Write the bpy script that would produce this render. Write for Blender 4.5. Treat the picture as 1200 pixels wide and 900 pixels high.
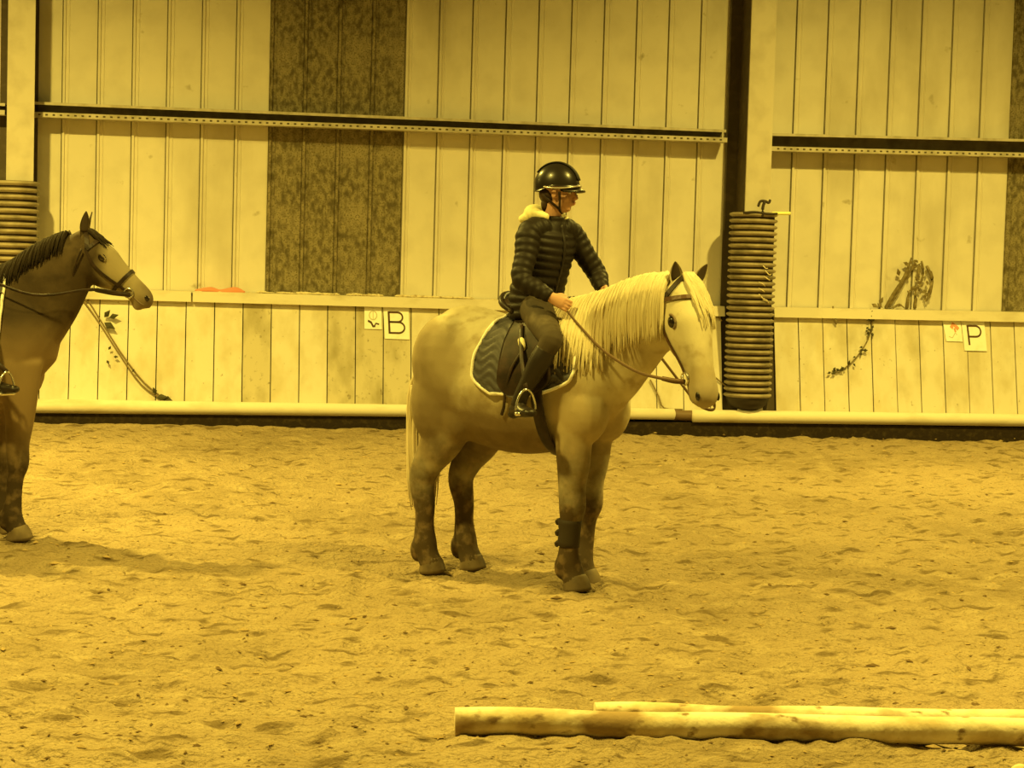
import bpy, bmesh, math, random
import numpy as np
from mathutils import Vector, Matrix
from mathutils.bvhtree import BVHTree

for o in list(bpy.data.objects):
    bpy.data.objects.remove(o)
S = bpy.context.scene
C = S.collection
random.seed(7)
RNG = np.random.default_rng(7)
PI = math.pi

# ------------------------------------------------------------------ camera
YAW, PITCH, ROLL, F, CH = math.radians(8.7), math.atan(150/2400), math.radians(1.6), 2400.0, 1.8
cam_pos = Vector((0, 0, CH))
fw = Vector((math.sin(YAW)*math.cos(PITCH), math.cos(YAW)*math.cos(PITCH), -math.sin(PITCH)))
r0 = Vector((math.cos(YAW), -math.sin(YAW), 0))
u0 = r0.cross(fw)
rt = r0*math.cos(ROLL) + u0*math.sin(ROLL)
up = -r0*math.sin(ROLL) + u0*math.cos(ROLL)
cd = bpy.data.cameras.new('camera')
cam = bpy.data.objects.new('camera', cd)
C.objects.link(cam)
cd.sensor_width = 36
cd.lens = F/1200*36
cd.clip_end = 200
M = Matrix((rt, up, -fw)).transposed().to_4x4()
M.translation = cam_pos
cam.matrix_world = M
S.camera = cam
fh = Vector((math.sin(YAW), math.cos(YAW), 0))


def ray(px, py):
    return rt*((px-600)/F) - up*((py-450)/F) + fw


def at_y(px, py, Y):
    d = ray(px, py)
    return cam_pos + d*(Y/d.y)


def at_floor(px, py, z=0.0):
    d = ray(px, py)
    return cam_pos + d*((z-CH)/d.z)


# ------------------------------------------------------------------ world, lamps, exposure
LC = (1.0, 0.745, 0.12)
w = bpy.data.worlds.new('world')
S.world = w
w.use_nodes = True
w.node_tree.nodes['Background'].inputs[0].default_value = (1.0, 0.745, 0.12, 1)
w.node_tree.nodes['Background'].inputs[1].default_value = 0.075
S.view_settings.view_transform = 'Standard'
S.view_settings.look = 'None'
S.view_settings.exposure = 0.0
S.view_settings.gamma = 1


def lamp(x, y, z, power, size=0.5, target=None):
    l = bpy.data.lights.new('arena_lamp', 'AREA')
    l.shape = 'DISK'
    l.size = size
    l.energy = power
    l.color = LC
    l.spread = math.radians(152)
    o = bpy.data.objects.new('arena_lamp', l)
    C.objects.link(o)
    o.location = (x, y, z)
    if target:
        o.rotation_euler = (Vector(target)-Vector((x, y, z))).to_track_quat('-Z', 'Y').to_euler()
    return o


# rows of high bay lamps hung under the roof of the arena
lamp(-2.9, 15.6, 6.4, 960, 0.28)
lamp(6.6, 16.3, 6.4, 560, 0.28)
lamp(-9.5, 16.0, 6.4, 620, 0.28)
lamp(14.5, 16.0, 6.4, 680, 0.28)
lamp(-2.5, 8.2, 6.8, 650, 0.5)
lamp(5.0, 8.2, 6.8, 610, 0.5)

# ------------------------------------------------------------------ materials


def mat(name, base, rough=0.8, spec=0.3, noise=None, bump=None, metal=0.0, setup=None, coat=0.0, world=False):
    """noise = [(scale, colour, lo, hi, detail, stretch)], bump=(scale, strength, distance)"""
    m = bpy.data.materials.new(name)
    m.use_nodes = True
    nt = m.node_tree
    b = nt.nodes['Principled BSDF']
    b.inputs['Base Color'].default_value = (*base, 1)
    b.inputs['Roughness'].default_value = rough
    b.inputs['Specular IOR Level'].default_value = spec
    b.inputs['Metallic'].default_value = metal
    b.inputs['Coat Weight'].default_value = coat
    tc = nt.nodes.new('ShaderNodeTexCoord')
    src = None
    for (sc, colr, lo, hi, det, st) in (noise or []):
        mp = nt.nodes.new('ShaderNodeMapping')
        mp.inputs['Scale'].default_value = st
        nt.links.new(nt.nodes.new('ShaderNodeNewGeometry').outputs['Position'] if world else tc.outputs['Object'], mp.inputs['Vector'])
        n = nt.nodes.new('ShaderNodeTexNoise')
        n.inputs['Scale'].default_value = sc
        n.inputs['Detail'].default_value = det
        nt.links.new(mp.outputs[0], n.inputs['Vector'])
        r = nt.nodes.new('ShaderNodeMapRange')
        r.inputs['From Min'].default_value = lo
        r.inputs['From Max'].default_value = hi
        nt.links.new(n.outputs['Fac'], r.inputs['Value'])
        mx = nt.nodes.new('ShaderNodeMix')
        mx.data_type = 'RGBA'
        nt.links.new(r.outputs[0], mx.inputs[0])
        if src is None:
            mx.inputs[6].default_value = (*base, 1)
        else:
            nt.links.new(src, mx.inputs[6])
        mx.inputs[7].default_value = (*colr, 1)
        src = mx.outputs[2]
    if setup:
        src = setup(nt, tc, src, base)
    if src is not None:
        nt.links.new(src, b.inputs['Base Color'])
    if bump:
        n = nt.nodes.new('ShaderNodeTexNoise')
        n.inputs['Scale'].default_value = bump[0]
        n.inputs['Detail'].default_value = 6
        nt.links.new(tc.outputs['Object'], n.inputs['Vector'])
        bp = nt.nodes.new('ShaderNodeBump')
        bp.inputs['Strength'].default_value = bump[1]
        bp.inputs['Distance'].default_value = bump[2]
        nt.links.new(n.outputs['Fac'], bp.inputs['Height'])
        nt.links.new(bp.outputs[0], b.inputs['Normal'])
    return m


def mixc(nt, fac, a, b, acol=None, bcol=None):
    mx = nt.nodes.new('ShaderNodeMix')
    mx.data_type = 'RGBA'
    if fac is not None:
        nt.links.new(fac, mx.inputs[0])
    if a is not None:
        nt.links.new(a, mx.inputs[6])
    else:
        mx.inputs[6].default_value = (*acol, 1)
    if b is not None:
        nt.links.new(b, mx.inputs[7])
    else:
        mx.inputs[7].default_value = (*bcol, 1)
    return mx.outputs[2]


def legs_dark(dark, z0, z1, noise_amp=0.25):
    """coat that is really darker on the lower legs"""
    def f(nt, tc, src, base):
        sep = nt.nodes.new('ShaderNodeSeparateXYZ')
        nt.links.new(tc.outputs['Object'], sep.inputs[0])
        n = nt.nodes.new('ShaderNodeTexNoise')
        n.inputs['Scale'].default_value = 9
        n.inputs['Detail'].default_value = 5
        nt.links.new(tc.outputs['Object'], n.inputs['Vector'])
        ma = nt.nodes.new('ShaderNodeMath')
        ma.operation = 'MULTIPLY_ADD'
        nt.links.new(n.outputs['Fac'], ma.inputs[0])
        ma.inputs[1].default_value = noise_amp*2
        nt.links.new(sep.outputs[2], ma.inputs[2])
        r = nt.nodes.new('ShaderNodeMapRange')
        r.inputs['From Min'].default_value = z1+noise_amp
        r.inputs['From Max'].default_value = z0+noise_amp
        nt.links.new(ma.outputs[0], r.inputs['Value'])
        n2 = nt.nodes.new('ShaderNodeTexNoise')
        n2.inputs['Scale'].default_value = 17
        n2.inputs['Detail'].default_value = 6
        nt.links.new(tc.outputs['Object'], n2.inputs['Vector'])
        r2 = nt.nodes.new('ShaderNodeMapRange')
        r2.inputs['From Min'].default_value = .48
        r2.inputs['From Max'].default_value = .68
        nt.links.new(n2.outputs['Fac'], r2.inputs['Value'])
        dk = mixc(nt, r2.outputs[0], None, None, acol=dark, bcol=tuple(q*2.6 for q in dark))
        return mixc(nt, r.outputs[0], src, dk, acol=base)
    return f


ONE = (1, 1, 1)
m_clad = mat('cladding_paint', (0.76, 0.71, 0.60), 0.6, 0.3, [(3, (0.66, 0.61, 0.51), .45, .75, 5, ONE), (1.1, (0.50, 0.45, 0.34), .58, .8, 8, (1, 1, .35)), (9, (.4, .35, .24), .68, .78, 6, (.6, 1, .6))], (60, .08, .003), world=True)
m_rib = mat('cladding_rib_side', (0.30, 0.27, 0.2), 0.7, 0.3, [(14, (0.12, 0.10, 0.07), .5, .8, 5, (1, 1, .2))])  # darker streaky tone for the left slope of each rib
m_moss = mat('mossy_translucent_sheet', (0.28, 0.24, 0.14), 0.8, 0.2, [(20, (0.11, 0.09, 0.045), .42, .62, 8, (1, 1, .6)), (2.2, (0.33, 0.28, 0.17), .5, .75, 6, ONE), (60, (0.1, 0.08, .04), .5, .7, 2, ONE)], (40, .2, .005), world=True)
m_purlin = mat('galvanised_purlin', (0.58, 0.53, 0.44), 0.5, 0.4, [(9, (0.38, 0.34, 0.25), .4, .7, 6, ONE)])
m_purlin_dk = mat('purlin_web_shaded', (0.19, 0.16, 0.1), 0.6, 0.3, [(9, (0.12, 0.10, 0.06), .4, .7, 6, ONE)])  # darker copy of the purlin metal, shade of the top flange painted in
m_hole = mat('purlin_hole', (0.1, 0.08, 0.05), 0.9)
m_coldk = mat('shaded_steel', (0.085, 0.065, 0.04), 0.7, 0.3, [(12, (0.13, 0.1, 0.06), .5, .8, 6, ONE)])  # column side in shade, the darkness put into its colour
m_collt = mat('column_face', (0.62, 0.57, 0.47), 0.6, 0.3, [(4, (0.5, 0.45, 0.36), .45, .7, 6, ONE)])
m_plank = mat('painted_plank', (0.74, 0.69, 0.56), 0.7, 0.3, [(5, (0.62, 0.55, 0.38), .42, .7, 6, (1, 1, .6)), (2.3, (0.40, 0.35, 0.2), .55, .82, 8, (1.2, 1, .7)), (24, (0.27, 0.22, 0.13), .68, .8, 4, (1, 1, .8))], (30, .1, .004))
m_plank2 = mat('stained_plank', (0.6, 0.54, 0.38), 0.7, 0.3, [(4, (0.33, 0.28, 0.15), .45, .75, 8, (1.2, 1, .6)), (22, (0.2, 0.16, 0.09), .62, .8, 4, ONE)], (30, .1, .004))
m_back = mat('backing_dark', (0.09, 0.07, 0.04), 0.9)
m_ledge = mat('ledge_board', (0.70, 0.64, 0.5), 0.7, 0.3, [(6, (0.52, 0.45, 0.3), .5, .75, 7, (.4, 1, 1))], (40, .1, .003))
m_base = mat('base_rail_paint', (0.78, 0.72, 0.58), 0.6, 0.3, [(6, (0.6, 0.52, 0.36), .5, .75, 6, (.4, 1, 1))], (30, .1, .003))
m_rail_shadow = mat('rail_shadow', (0.03, 0.021, 0.012), 0.95, .1, [(18, (0.055, .04, .02), .5, .7, 6, ONE)], (40, .6, .01))  # near black, the shadow under the base rail as colour


def sand_setup(nt, tc, src, base):
    return src


m_sand = mat('riding_sand', (0.365, 0.28, 0.158), 0.95, 0.1, [
    (0.7, (0.27, 0.205, 0.11), .42, .66, 4, (1, .6, 1)),
    (6, (0.40, 0.315, 0.18), .48, .72, 8, (.8, 1, 1)),
    (10, (0.16, 0.115, 0.055), .545, .66, 8, (.5, 1, 1)),  # dark marks for dimples, their shade put into the colour
    (80, (0.2, 0.15, 0.075), .55, .72, 3, (.7, 1, 1))], (34, 1.0, .035))
m_clod = mat('bark_and_divot_shadow', (0.17, 0.115, 0.055), 0.95, .1)  # dark chips double as the shadows of hoof divots
m_clod2 = mat('sand_clod', (0.42, 0.31, 0.15), 0.95, .1)
m_pole = mat('peeled_timber', (0.88, 0.80, 0.58), 0.65, .25, [(5, (0.62, 0.50, 0.28), .44, .60, 7, (1, 1, 1)), (2.6, (0.33, 0.23, 0.11), .54, .66, 9, (1, 2, 2)), (16, (0.25, 0.17, 0.08), .60, .68, 5, (.6, 1, 1))], (22, .5, .012))
m_pipe = mat('corrugated_pipe', (0.36, 0.30, 0.2), 0.5, .4, [(7, (0.17, 0.14, 0.09), .4, .7, 6, ONE)])
m_groove = mat('groove_shade', (0.05, 0.036, 0.02), 0.9, .1)  # shade between the ridges painted onto the groove faces
m_dark = mat('dark_rubber', (0.045, 0.035, 0.024), 0.7, .3)
m_sign = mat('white_sign', (0.93, 0.93, 0.86), 0.5, .3, [(12, (0.84, 0.82, 0.7), .5, .8, 5, ONE)])
m_ink = mat('sign_ink', (0.09, 0.045, 0.02), 0.6)
m_inkp = mat('faded_ink', (0.6, 0.57, 0.45), 0.6)
m_inkr = mat('faded_red_ink', (0.72, 0.33, 0.18), 0.6)
m_red = mat('red_plastic', (0.72, 0.28, 0.16), 0.6)
m_straw = mat('straw_litter', (0.75, 0.66, 0.45), 0.9, .1, [(20, (.4, .3, .16), .5, .7, 4, ONE)])
m_leaf = mat('creeper_leaf', (0.055, 0.05, 0.018), 0.6, .3)
m_stem = mat('creeper_stem', (0.24, 0.18, 0.09), 0.8, .2)
m_dstem = mat('dead_creeper', (0.17, 0.13, 0.06), 0.9, .1, [(20, (.3, .25, .13), .45, .7, 5, ONE)])
m_yel = mat('yellow_stick', (0.95, 0.9, 0.35), 0.5)

m_grey = mat('grey_coat', (0.74, 0.68, 0.52), 0.75, .2, [
    (3.5, (0.52, 0.45, 0.30), .42, .66, 5, ONE),
    (9, (0.36, 0.29, 0.17), .56, .76, 7, ONE)], (120, .15, .004), setup=None)


def grey_setup(nt, tc, src, base):
    # dappled darker haunch and flanks, shade-darkened belly, dark lower legs
    sep = nt.nodes.new('ShaderNodeSeparateXYZ')
    nt.links.new(tc.outputs['Object'], sep.inputs[0])

    def blob(cx, cz, rx, rz):
        mp = nt.nodes.new('ShaderNodeMapping')
        mp.vector_type = 'POINT'
        mp.inputs['Location'].default_value = (-cx/rx, 0, -cz/rz)
        mp.inputs['Scale'].default_value = (1/rx, 0, 1/rz)
        nt.links.new(tc.outputs['Object'], mp.inputs['Vector'])
        n = nt.nodes.new('ShaderNodeTexNoise')
        n.inputs['Scale'].default_value = 5
        n.inputs['Detail'].default_value = 5
        nt.links.new(tc.outputs['Object'], n.inputs['Vector'])
        ln = nt.nodes.new('ShaderNodeVectorMath')
        ln.operation = 'LENGTH'
        nt.links.new(mp.outputs[0], ln.inputs[0])
        ma = nt.nodes.new('ShaderNodeMath')
        ma.operation = 'MULTIPLY_ADD'
        nt.links.new(n.outputs['Fac'], ma.inputs[0])
        ma.inputs[1].default_value = 1.4
        nt.links.new(ln.outputs['Value'], ma.inputs[2])
        r = nt.nodes.new('ShaderNodeMapRange')
        r.inputs['From Min'].default_value = 2.15
        r.inputs['From Max'].default_value = 1.35
        nt.links.new(ma.outputs[0], r.inputs['Value'])
        return r.outputs[0]
    s = mixc(nt, blob(-.42, 1.02, .20, .3), src, None, bcol=(0.23, 0.18, 0.1))
    s = mixc(nt, blob(-.28, 1.24, .11, .13), s, None, bcol=(0.33, 0.27, 0.16))
    s = mixc(nt, blob(.02, .80, .50, .20), s, None, bcol=(0.20, 0.15, 0.08))  # belly: darker coat plus underside shade put into the colour
    s = mixc(nt, blob(.5, .95, .16, .24), s, None, bcol=(0.42, 0.34, 0.2))
    s = mixc(nt, blob(1.34, 1.10, .09, .10), s, None, bcol=(0.36, 0.30, 0.2))
    return legs_dark((0.085, 0.06, 0.032), .40, .92, .26)(nt, tc, s, base)


m_grey = mat('grey_coat_dappled', (0.62, 0.565, 0.40), 0.75, .2, [
    (3.0, (0.38, 0.315, 0.19), .42, .62, 5, ONE),
    (12, (0.36, 0.29, 0.17), .54, .74, 7, ONE)], (120, .15, .004), setup=grey_setup)
m_mane = mat('cream_mane', (0.66, 0.585, 0.38), 0.6, .3, [(8, (.55, .46, .28), .45, .7, 4, (1, 1, .3))])
m_tail = mat('cream_tail', (0.66, 0.57, 0.38), 0.7, .2, [(8, (.4, .32, .18), .45, .7, 4, (1, 1, .3))])
m_muz = mat('muzzle_skin', (0.2, 0.15, 0.1), 0.6)
m_eye = mat('horse_eye', (0.02, 0.014, 0.01), 0.12, .6)
m_earin = mat('inner_ear_hair', (0.06, 0.042, 0.025), 0.9)
m_hoof = mat('hoof_horn', (0.2, 0.15, 0.08), 0.6, .3, [(10, (.10, .07, .04), .4, .7, 4, ONE)])
m_bay = mat('dark_grey_coat', (0.155, 0.115, 0.065), 0.7, .25, [
    (4, (0.26, 0.2, 0.12), .45, .7, 6, ONE), (12, (.08, .055, .03), .5, .75, 6, ONE)], (120, .15, .004))


def bay_setup(nt, tc, src, base):
    # pale face beyond the cheek, brown chest, black knees down
    sep = nt.nodes.new('ShaderNodeSeparateXYZ')
    nt.links.new(tc.outputs['Object'], sep.inputs[0])
    n = nt.nodes.new('ShaderNodeTexNoise')
    n.inputs['Scale'].default_value = 6
    nt.links.new(tc.outputs['Object'], n.inputs['Vector'])
    ma = nt.nodes.new('ShaderNodeMath')
    ma.operation = 'MULTIPLY_ADD'
    nt.links.new(n.outputs['Fac'], ma.inputs[0])
    ma.inputs[1].default_value = .12
    nt.links.new(sep.outputs[0], ma.inputs[2])
    r = nt.nodes.new('ShaderNodeMapRange')
    r.inputs['From Min'].default_value = 1.04
    r.inputs['From Max'].default_value = 1.12
    nt.links.new(ma.outputs[0], r.inputs['Value'])
    s = mixc(nt, r.outputs[0], src, None, bcol=(0.33, 0.275, 0.17))
    r3 = nt.nodes.new('ShaderNodeMapRange')
    r3.inputs['From Min'].default_value = 1.27
    r3.inputs['From Max'].default_value = 1.36
    nt.links.new(ma.outputs[0], r3.inputs['Value'])
    s = mixc(nt, r3.outputs[0], s, None, bcol=(0.16, 0.12, 0.075))
    r2 = nt.nodes.new('ShaderNodeMapRange')
    r2.inputs['From Min'].default_value = 1.36
    r2.inputs['From Max'].default_value = 1.12
    nt.links.new(sep.outputs[2], r2.inputs['Value'])
    s = mixc(nt, r2.outputs[0], s, None, bcol=(0.22, 0.155, 0.08))
    return legs_dark((0.05, 0.035, 0.02), .42, .72, .15)(nt, tc, s, base)


m_bay = mat('dark_grey_coat_pale_face', (0.055, 0.038, 0.02), 0.75, .15, [
    (4, (0.11, 0.08, 0.045), .45, .7, 6, ONE), (12, (.04, .028, .016), .5, .75, 6, ONE)], (120, .15, .004), setup=bay_setup)
m_dmane = mat('dark_mane', (0.028, 0.02, 0.012), 0.8, .12)
m_leather = mat('dark_leather', (0.024, 0.016, 0.01), 0.45, .25, [(20, (.05, .03, .02), .4, .7, 4, ONE)])
m_brown = mat('brown_leather', (0.10, 0.05, 0.025), 0.45, .4)
m_rein = mat('rein_leather', (0.17, 0.11, 0.06), 0.55, .3)
m_pad = mat('quilted_pad', (0.075, 0.07, 0.075), 0.6, .35)
m_white = mat('white_trim', (0.88, 0.85, 0.75), 0.6, .3)
m_fleece = mat('cream_fleece', (0.85, 0.78, 0.5), 0.9, .1)
m_jacket = mat('black_quilted_jacket', (0.017, 0.0125, 0.009), 0.55, .22)
m_zip = mat('zip_tape', (0.02, 0.015, 0.012), 0.5, .3)
m_hood = mat('pale_hood', (0.84, 0.78, 0.45), 0.85, .1, [(15, (.68, .6, .32), .5, .7, 4, ONE)], (30, .3, .01))
m_breech = mat('dark_breeches', (0.065, 0.05, 0.032), 0.8, .2, [(7, (.16, .13, .09), .5, .7, 5, ONE)])
m_patch = mat('seat_patch', (0.2, 0.16, 0.1), 0.8, .2)
m_boot = mat('riding_boot', (0.022, 0.016, 0.011), 0.4, .3)
m_skin = mat('skin', (0.62, 0.36, 0.24), 0.55, .3)
m_lip = mat('lip', (0.5, 0.22, 0.16), 0.5, .3)
m_helmet = mat('helmet_shell', (0.018, 0.014, 0.011), 0.3, .35, coat=.12)
m_helmet2 = mat('helmet_panel', (0.015, 0.012, 0.01), 0.7, .3)
m_trim = mat('helmet_trim', (0.5, 0.45, 0.4), 0.25, .6, metal=.5)
m_hair = mat('dark_hair', (0.05, 0.03, 0.018), 0.6)
m_steel = mat('steel', (0.8, 0.78, 0.72), 0.22, .5, metal=.9)
m_breech2 = mat('pale_saddle_edge', (0.72, 0.66, 0.5), 0.8, .2)
m_eyew = mat('eye_white', (0.7, 0.65, 0.55), 0.3)

# ------------------------------------------------------------------ mesh helpers


def obj(name, data, material=None, parent=None, loc=None, smooth=None):
    if isinstance(data, tuple):
        me = bpy.data.meshes.new(name)
        me.from_pydata([tuple(v) for v in data[0]], [], data[1])
        me.update()
    elif isinstance(data, bmesh.types.BMesh):
        me = bpy.data.meshes.new(name)
        data.to_mesh(me)
        data.free()
    else:
        me = data
    o = bpy.data.objects.new(name, me)
    C.objects.link(o)
    if material is not None and len(me.materials) == 0:
        me.materials.append(material)
    if smooth:
        me.polygons.foreach_set('use_smooth', [True]*len(me.polygons))
    if parent is not None:
        o.parent = parent
    if loc is not None:
        o.location = loc
    return o


def tag(o, label=None, cat=None, group=None, kind=None):
    if label:
        o['label'] = label
    if cat:
        o['category'] = cat
    if group:
        o['group'] = group
    if kind:
        o['kind'] = kind
    return o


def empty(name, loc=(0, 0, 0), rz=0.0):
    o = bpy.data.objects.new(name, None)
    C.objects.link(o)
    o.location = loc
    o.rotation_euler = (0, 0, rz)
    return o


def cr(vals, n):
    """catmull-rom through rows of vals, n samples per span"""
    v = np.array(vals, float)
    if len(v) == 2:
        t = np.linspace(0, 1, n+1)[:, None]
        return v[0]*(1-t)+v[1]*t
    P = np.vstack([2*v[0]-v[1], v, 2*v[-1]-v[-2]])
    out = []
    for i in range(1, len(P)-2):
        for k in range(n):
            t = k/n
            out.append(.5*((2*P[i])+(-P[i-1]+P[i+1])*t+(2*P[i-1]-5*P[i]+4*P[i+1]-P[i+2])*t*t+(-P[i-1]+3*P[i]-3*P[i+1]+P[i+2])*t**3))
    out.append(P[-2])
    return np.array(out)


def loft(st, ref=(0, 0, 1), n=24, sub=4, ripple=None):
    """st rows: x,y,z,r_ref,r_side ; closed tube with round caps"""
    A = cr(st, sub)
    pts, ra, rb = A[:, :3], np.maximum(A[:, 3], .002), np.maximum(A[:, 4], .002)
    T = np.gradient(pts, axis=0)
    T /= np.linalg.norm(T, axis=1)[:, None]+1e-9
    L = np.concatenate([[0], np.cumsum(np.linalg.norm(np.diff(pts, axis=0), axis=1))])
    ref = np.array(ref, float)
    V, Fc = [], []
    for i, (p, t) in enumerate(zip(pts, T)):
        a = ref-np.dot(ref, t)*t
        a /= np.linalg.norm(a)+1e-9
        b = np.cross(t, a)
        k = 1.0
        if ripple:
            k = 1+ripple[1]*(abs(math.sin(PI*L[i]/ripple[0]))-.6)
        for j in range(n):
            th = 2*PI*j/n
            V.append(p+a*math.cos(th)*ra[i]*k+b*math.sin(th)*rb[i]*k)
    m = len(pts)
    for i in range(m-1):
        for j in range(n):
            Fc.append((i*n+j, i*n+(j+1) % n, (i+1)*n+(j+1) % n, (i+1)*n+j))
    V.append(pts[0]-T[0]*min(ra[0], rb[0])*.45)
    V.append(pts[-1]+T[-1]*min(ra[-1], rb[-1])*.45)
    for j in range(n):
        Fc.append((m*n, (j+1) % n, j))
        Fc.append((m*n+1, (m-1)*n+j, (m-1)*n+(j+1) % n))
    return V, Fc


def tube(path, r, n=8, sub=4, ref=(0, 0, 1), flat=1.0):
    rows = []
    for i, p in enumerate(path):
        rr = r[i] if isinstance(r, (list, tuple)) else r
        rows.append((*p, rr, rr*flat))
    return loft(rows, ref, n, sub)


def ell(c, r, R=None, nu=16, nv=10):
    V, Fc = [], []
    R = R if R is not None else np.eye(3)
    c = np.array(c, float)
    for i in range(1, nv):
        ph = PI*i/nv
        for j in range(nu):
            th = 2*PI*j/nu
            V.append(c+R@np.array([r[0]*math.sin(ph)*math.cos(th), r[1]*math.sin(ph)*math.sin(th), r[2]*math.cos(ph)]))
    for i in range(nv-2):
        for j in range(nu):
            Fc.append((i*nu+j, (i+1)*nu+j, (i+1)*nu+(j+1) % nu, i*nu+(j+1) % nu))
    V.append(c+R@np.array([0, 0, r[2]]))
    V.append(c-R@np.array([0, 0, r[2]]))
    k = len(V)
    for j in range(nu):
        Fc.append((k-2, j, (j+1) % nu))
        Fc.append((k-1, (nv-2)*nu+(j+1) % nu, (nv-2)*nu+j))
    return V, Fc


def join(parts):
    V, Fc = [], []
    for v, f in parts:
        o = len(V)
        V.extend([tuple(q) for q in v])
        Fc.extend([tuple(i+o for i in q) for q in f])
    return V, Fc


def fuse(name, parts, voxel, smooth=6, factor=.5):
    """union of closed pieces into ONE continuous skin"""
    me = bpy.data.meshes.new(name+'_raw')
    V, Fc = join(parts)
    me.from_pydata(V, [], Fc)
    me.update()
    bm = bmesh.new()
    bm.from_mesh(me)
    bmesh.ops.recalc_face_normals(bm, faces=bm.faces[:])
    bm.to_mesh(me)
    bm.free()
    o = bpy.data.objects.new(name+'_tmp', me)
    C.objects.link(o)
    r = o.modifiers.new('r', 'REMESH')
    r.mode = 'VOXEL'
    r.voxel_size = voxel
    r.adaptivity = 0
    if smooth:
        s = o.modifiers.new('s', 'SMOOTH')
        s.factor = factor
        s.iterations = smooth
    dg = bpy.context.evaluated_depsgraph_get()
    out = bpy.data.meshes.new_from_object(o.evaluated_get(dg))
    out.name = name
    bpy.data.objects.remove(o)
    out.materials.clear()
    return out


def bvh(me):
    V = [v.co.copy() for v in me.vertices]
    P = [tuple(p.vertices) for p in me.polygons]
    return BVHTree.FromPolygons(V, P)


def onto(tree, p, off):
    q, nrm, _, _ = tree.find_nearest(Vector(p))
    return q+nrm*off


def boxv(x0, x1, y0, y1, z0, z1):
    V = [(x0, y0, z0), (x1, y0, z0), (x1, y1, z0), (x0, y1, z0), (x0, y0, z1), (x1, y0, z1), (x1, y1, z1), (x0, y1, z1)]
    return V, [(0, 3, 2, 1), (4, 5, 6, 7), (0, 1, 5, 4), (1, 2, 6, 5), (2, 3, 7, 6), (3, 0, 4, 7)]


def barq(p0, p1, d1, d2, h1, h2):
    """straight bar from p0 to p1 with half sizes h1 along d1 and h2 along d2"""
    p0, p1, d1, d2 = (np.array(q, float) for q in (p0, p1, d1, d2))
    V = []
    for p in (p0, p1):
        for s, t in ((-1, -1), (1, -1), (1, 1), (-1, 1)):
            V.append(p+d1*s*h1+d2*t*h2)
    return V, [(0, 1, 2, 3), (7, 6, 5, 4), (0, 4, 5, 1), (1, 5, 6, 2), (2, 6, 7, 3), (3, 7, 4, 0)]


def prism(poly, y0, y1, f):
    """polygon (a,b) extruded; f(a,b,y)->xyz"""
    n = len(poly)
    V = [f(a, b, y0) for a, b in poly]+[f(a, b, y1) for a, b in poly]
    Fc = [tuple(range(n)), tuple(range(2*n-1, n-1, -1))]
    for i in range(n):
        j = (i+1) % n
        Fc.append((i, i+n, j+n, j))
    return V, Fc


# ------------------------------------------------------------------ the setting
WY = 21.3          # cladding
TOPY, BOTY = 21.12, 20.88   # sloping kickboard
ZT, ZB = 1.30, 0.20

wall = empty('wall_back')
tag(wall, kind='structure')
PX0 = at_y(313, 240, WY).x      # left edge of the mossy sheets
pitch = (at_y(1183, 240, WY).x-at_y(116, 240, WY).x)/28.0
k0 = round((at_y(116, 240, WY).x-PX0)/pitch)
pan_me, moss_me = [], []


def panel_mesh(name, m):
    rw, rh = .022, .020     # narrow raised rib at left edge then flat pan
    prof = [(0, 0), (.008, -rh), (.008+rw, -rh), (.016+rw, 0), (.055, 0), (.06, -.006), (.068, -.006), (.073, 0), (pitch-.004, 0), (pitch-.004, .012), (0, .012)]
    V, Fc = prism(prof, -.3, 7.2, lambda a, b, y: (a, b, y))
    me = bpy.data.meshes.new(name)
    me.from_pydata(V, [], Fc)
    me.update()
    me.materials.append(m)
    me.materials.append(m_rib if m is m_clad else m)
    me.polygons[-1].material_index = 1
    me.polygons[2].material_index = 1
    return me


pm, mm = panel_mesh('cladding_panel', m_clad), panel_mesh('mossy_panel', m_moss)
for k in range(-24, 38):
    x = PX0+k*pitch
    px_mid = x+pitch*.5
    mossy = 0 <= k < 4 or k >= 23 and k < 27
    o = obj('cladding_panel', mm if mossy else pm, None, wall)
    o.location = (x, WY, 0)
    if mossy:
        o['label'] = 'dark mossy translucent sheet'
bk = obj('backing_sheet', boxv(PX0-24*pitch, PX0+38*pitch, WY+.02, WY+.05, -.3, 7.2), m_back, wall)

# purlins: channel rails bolted along the cladding


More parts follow.
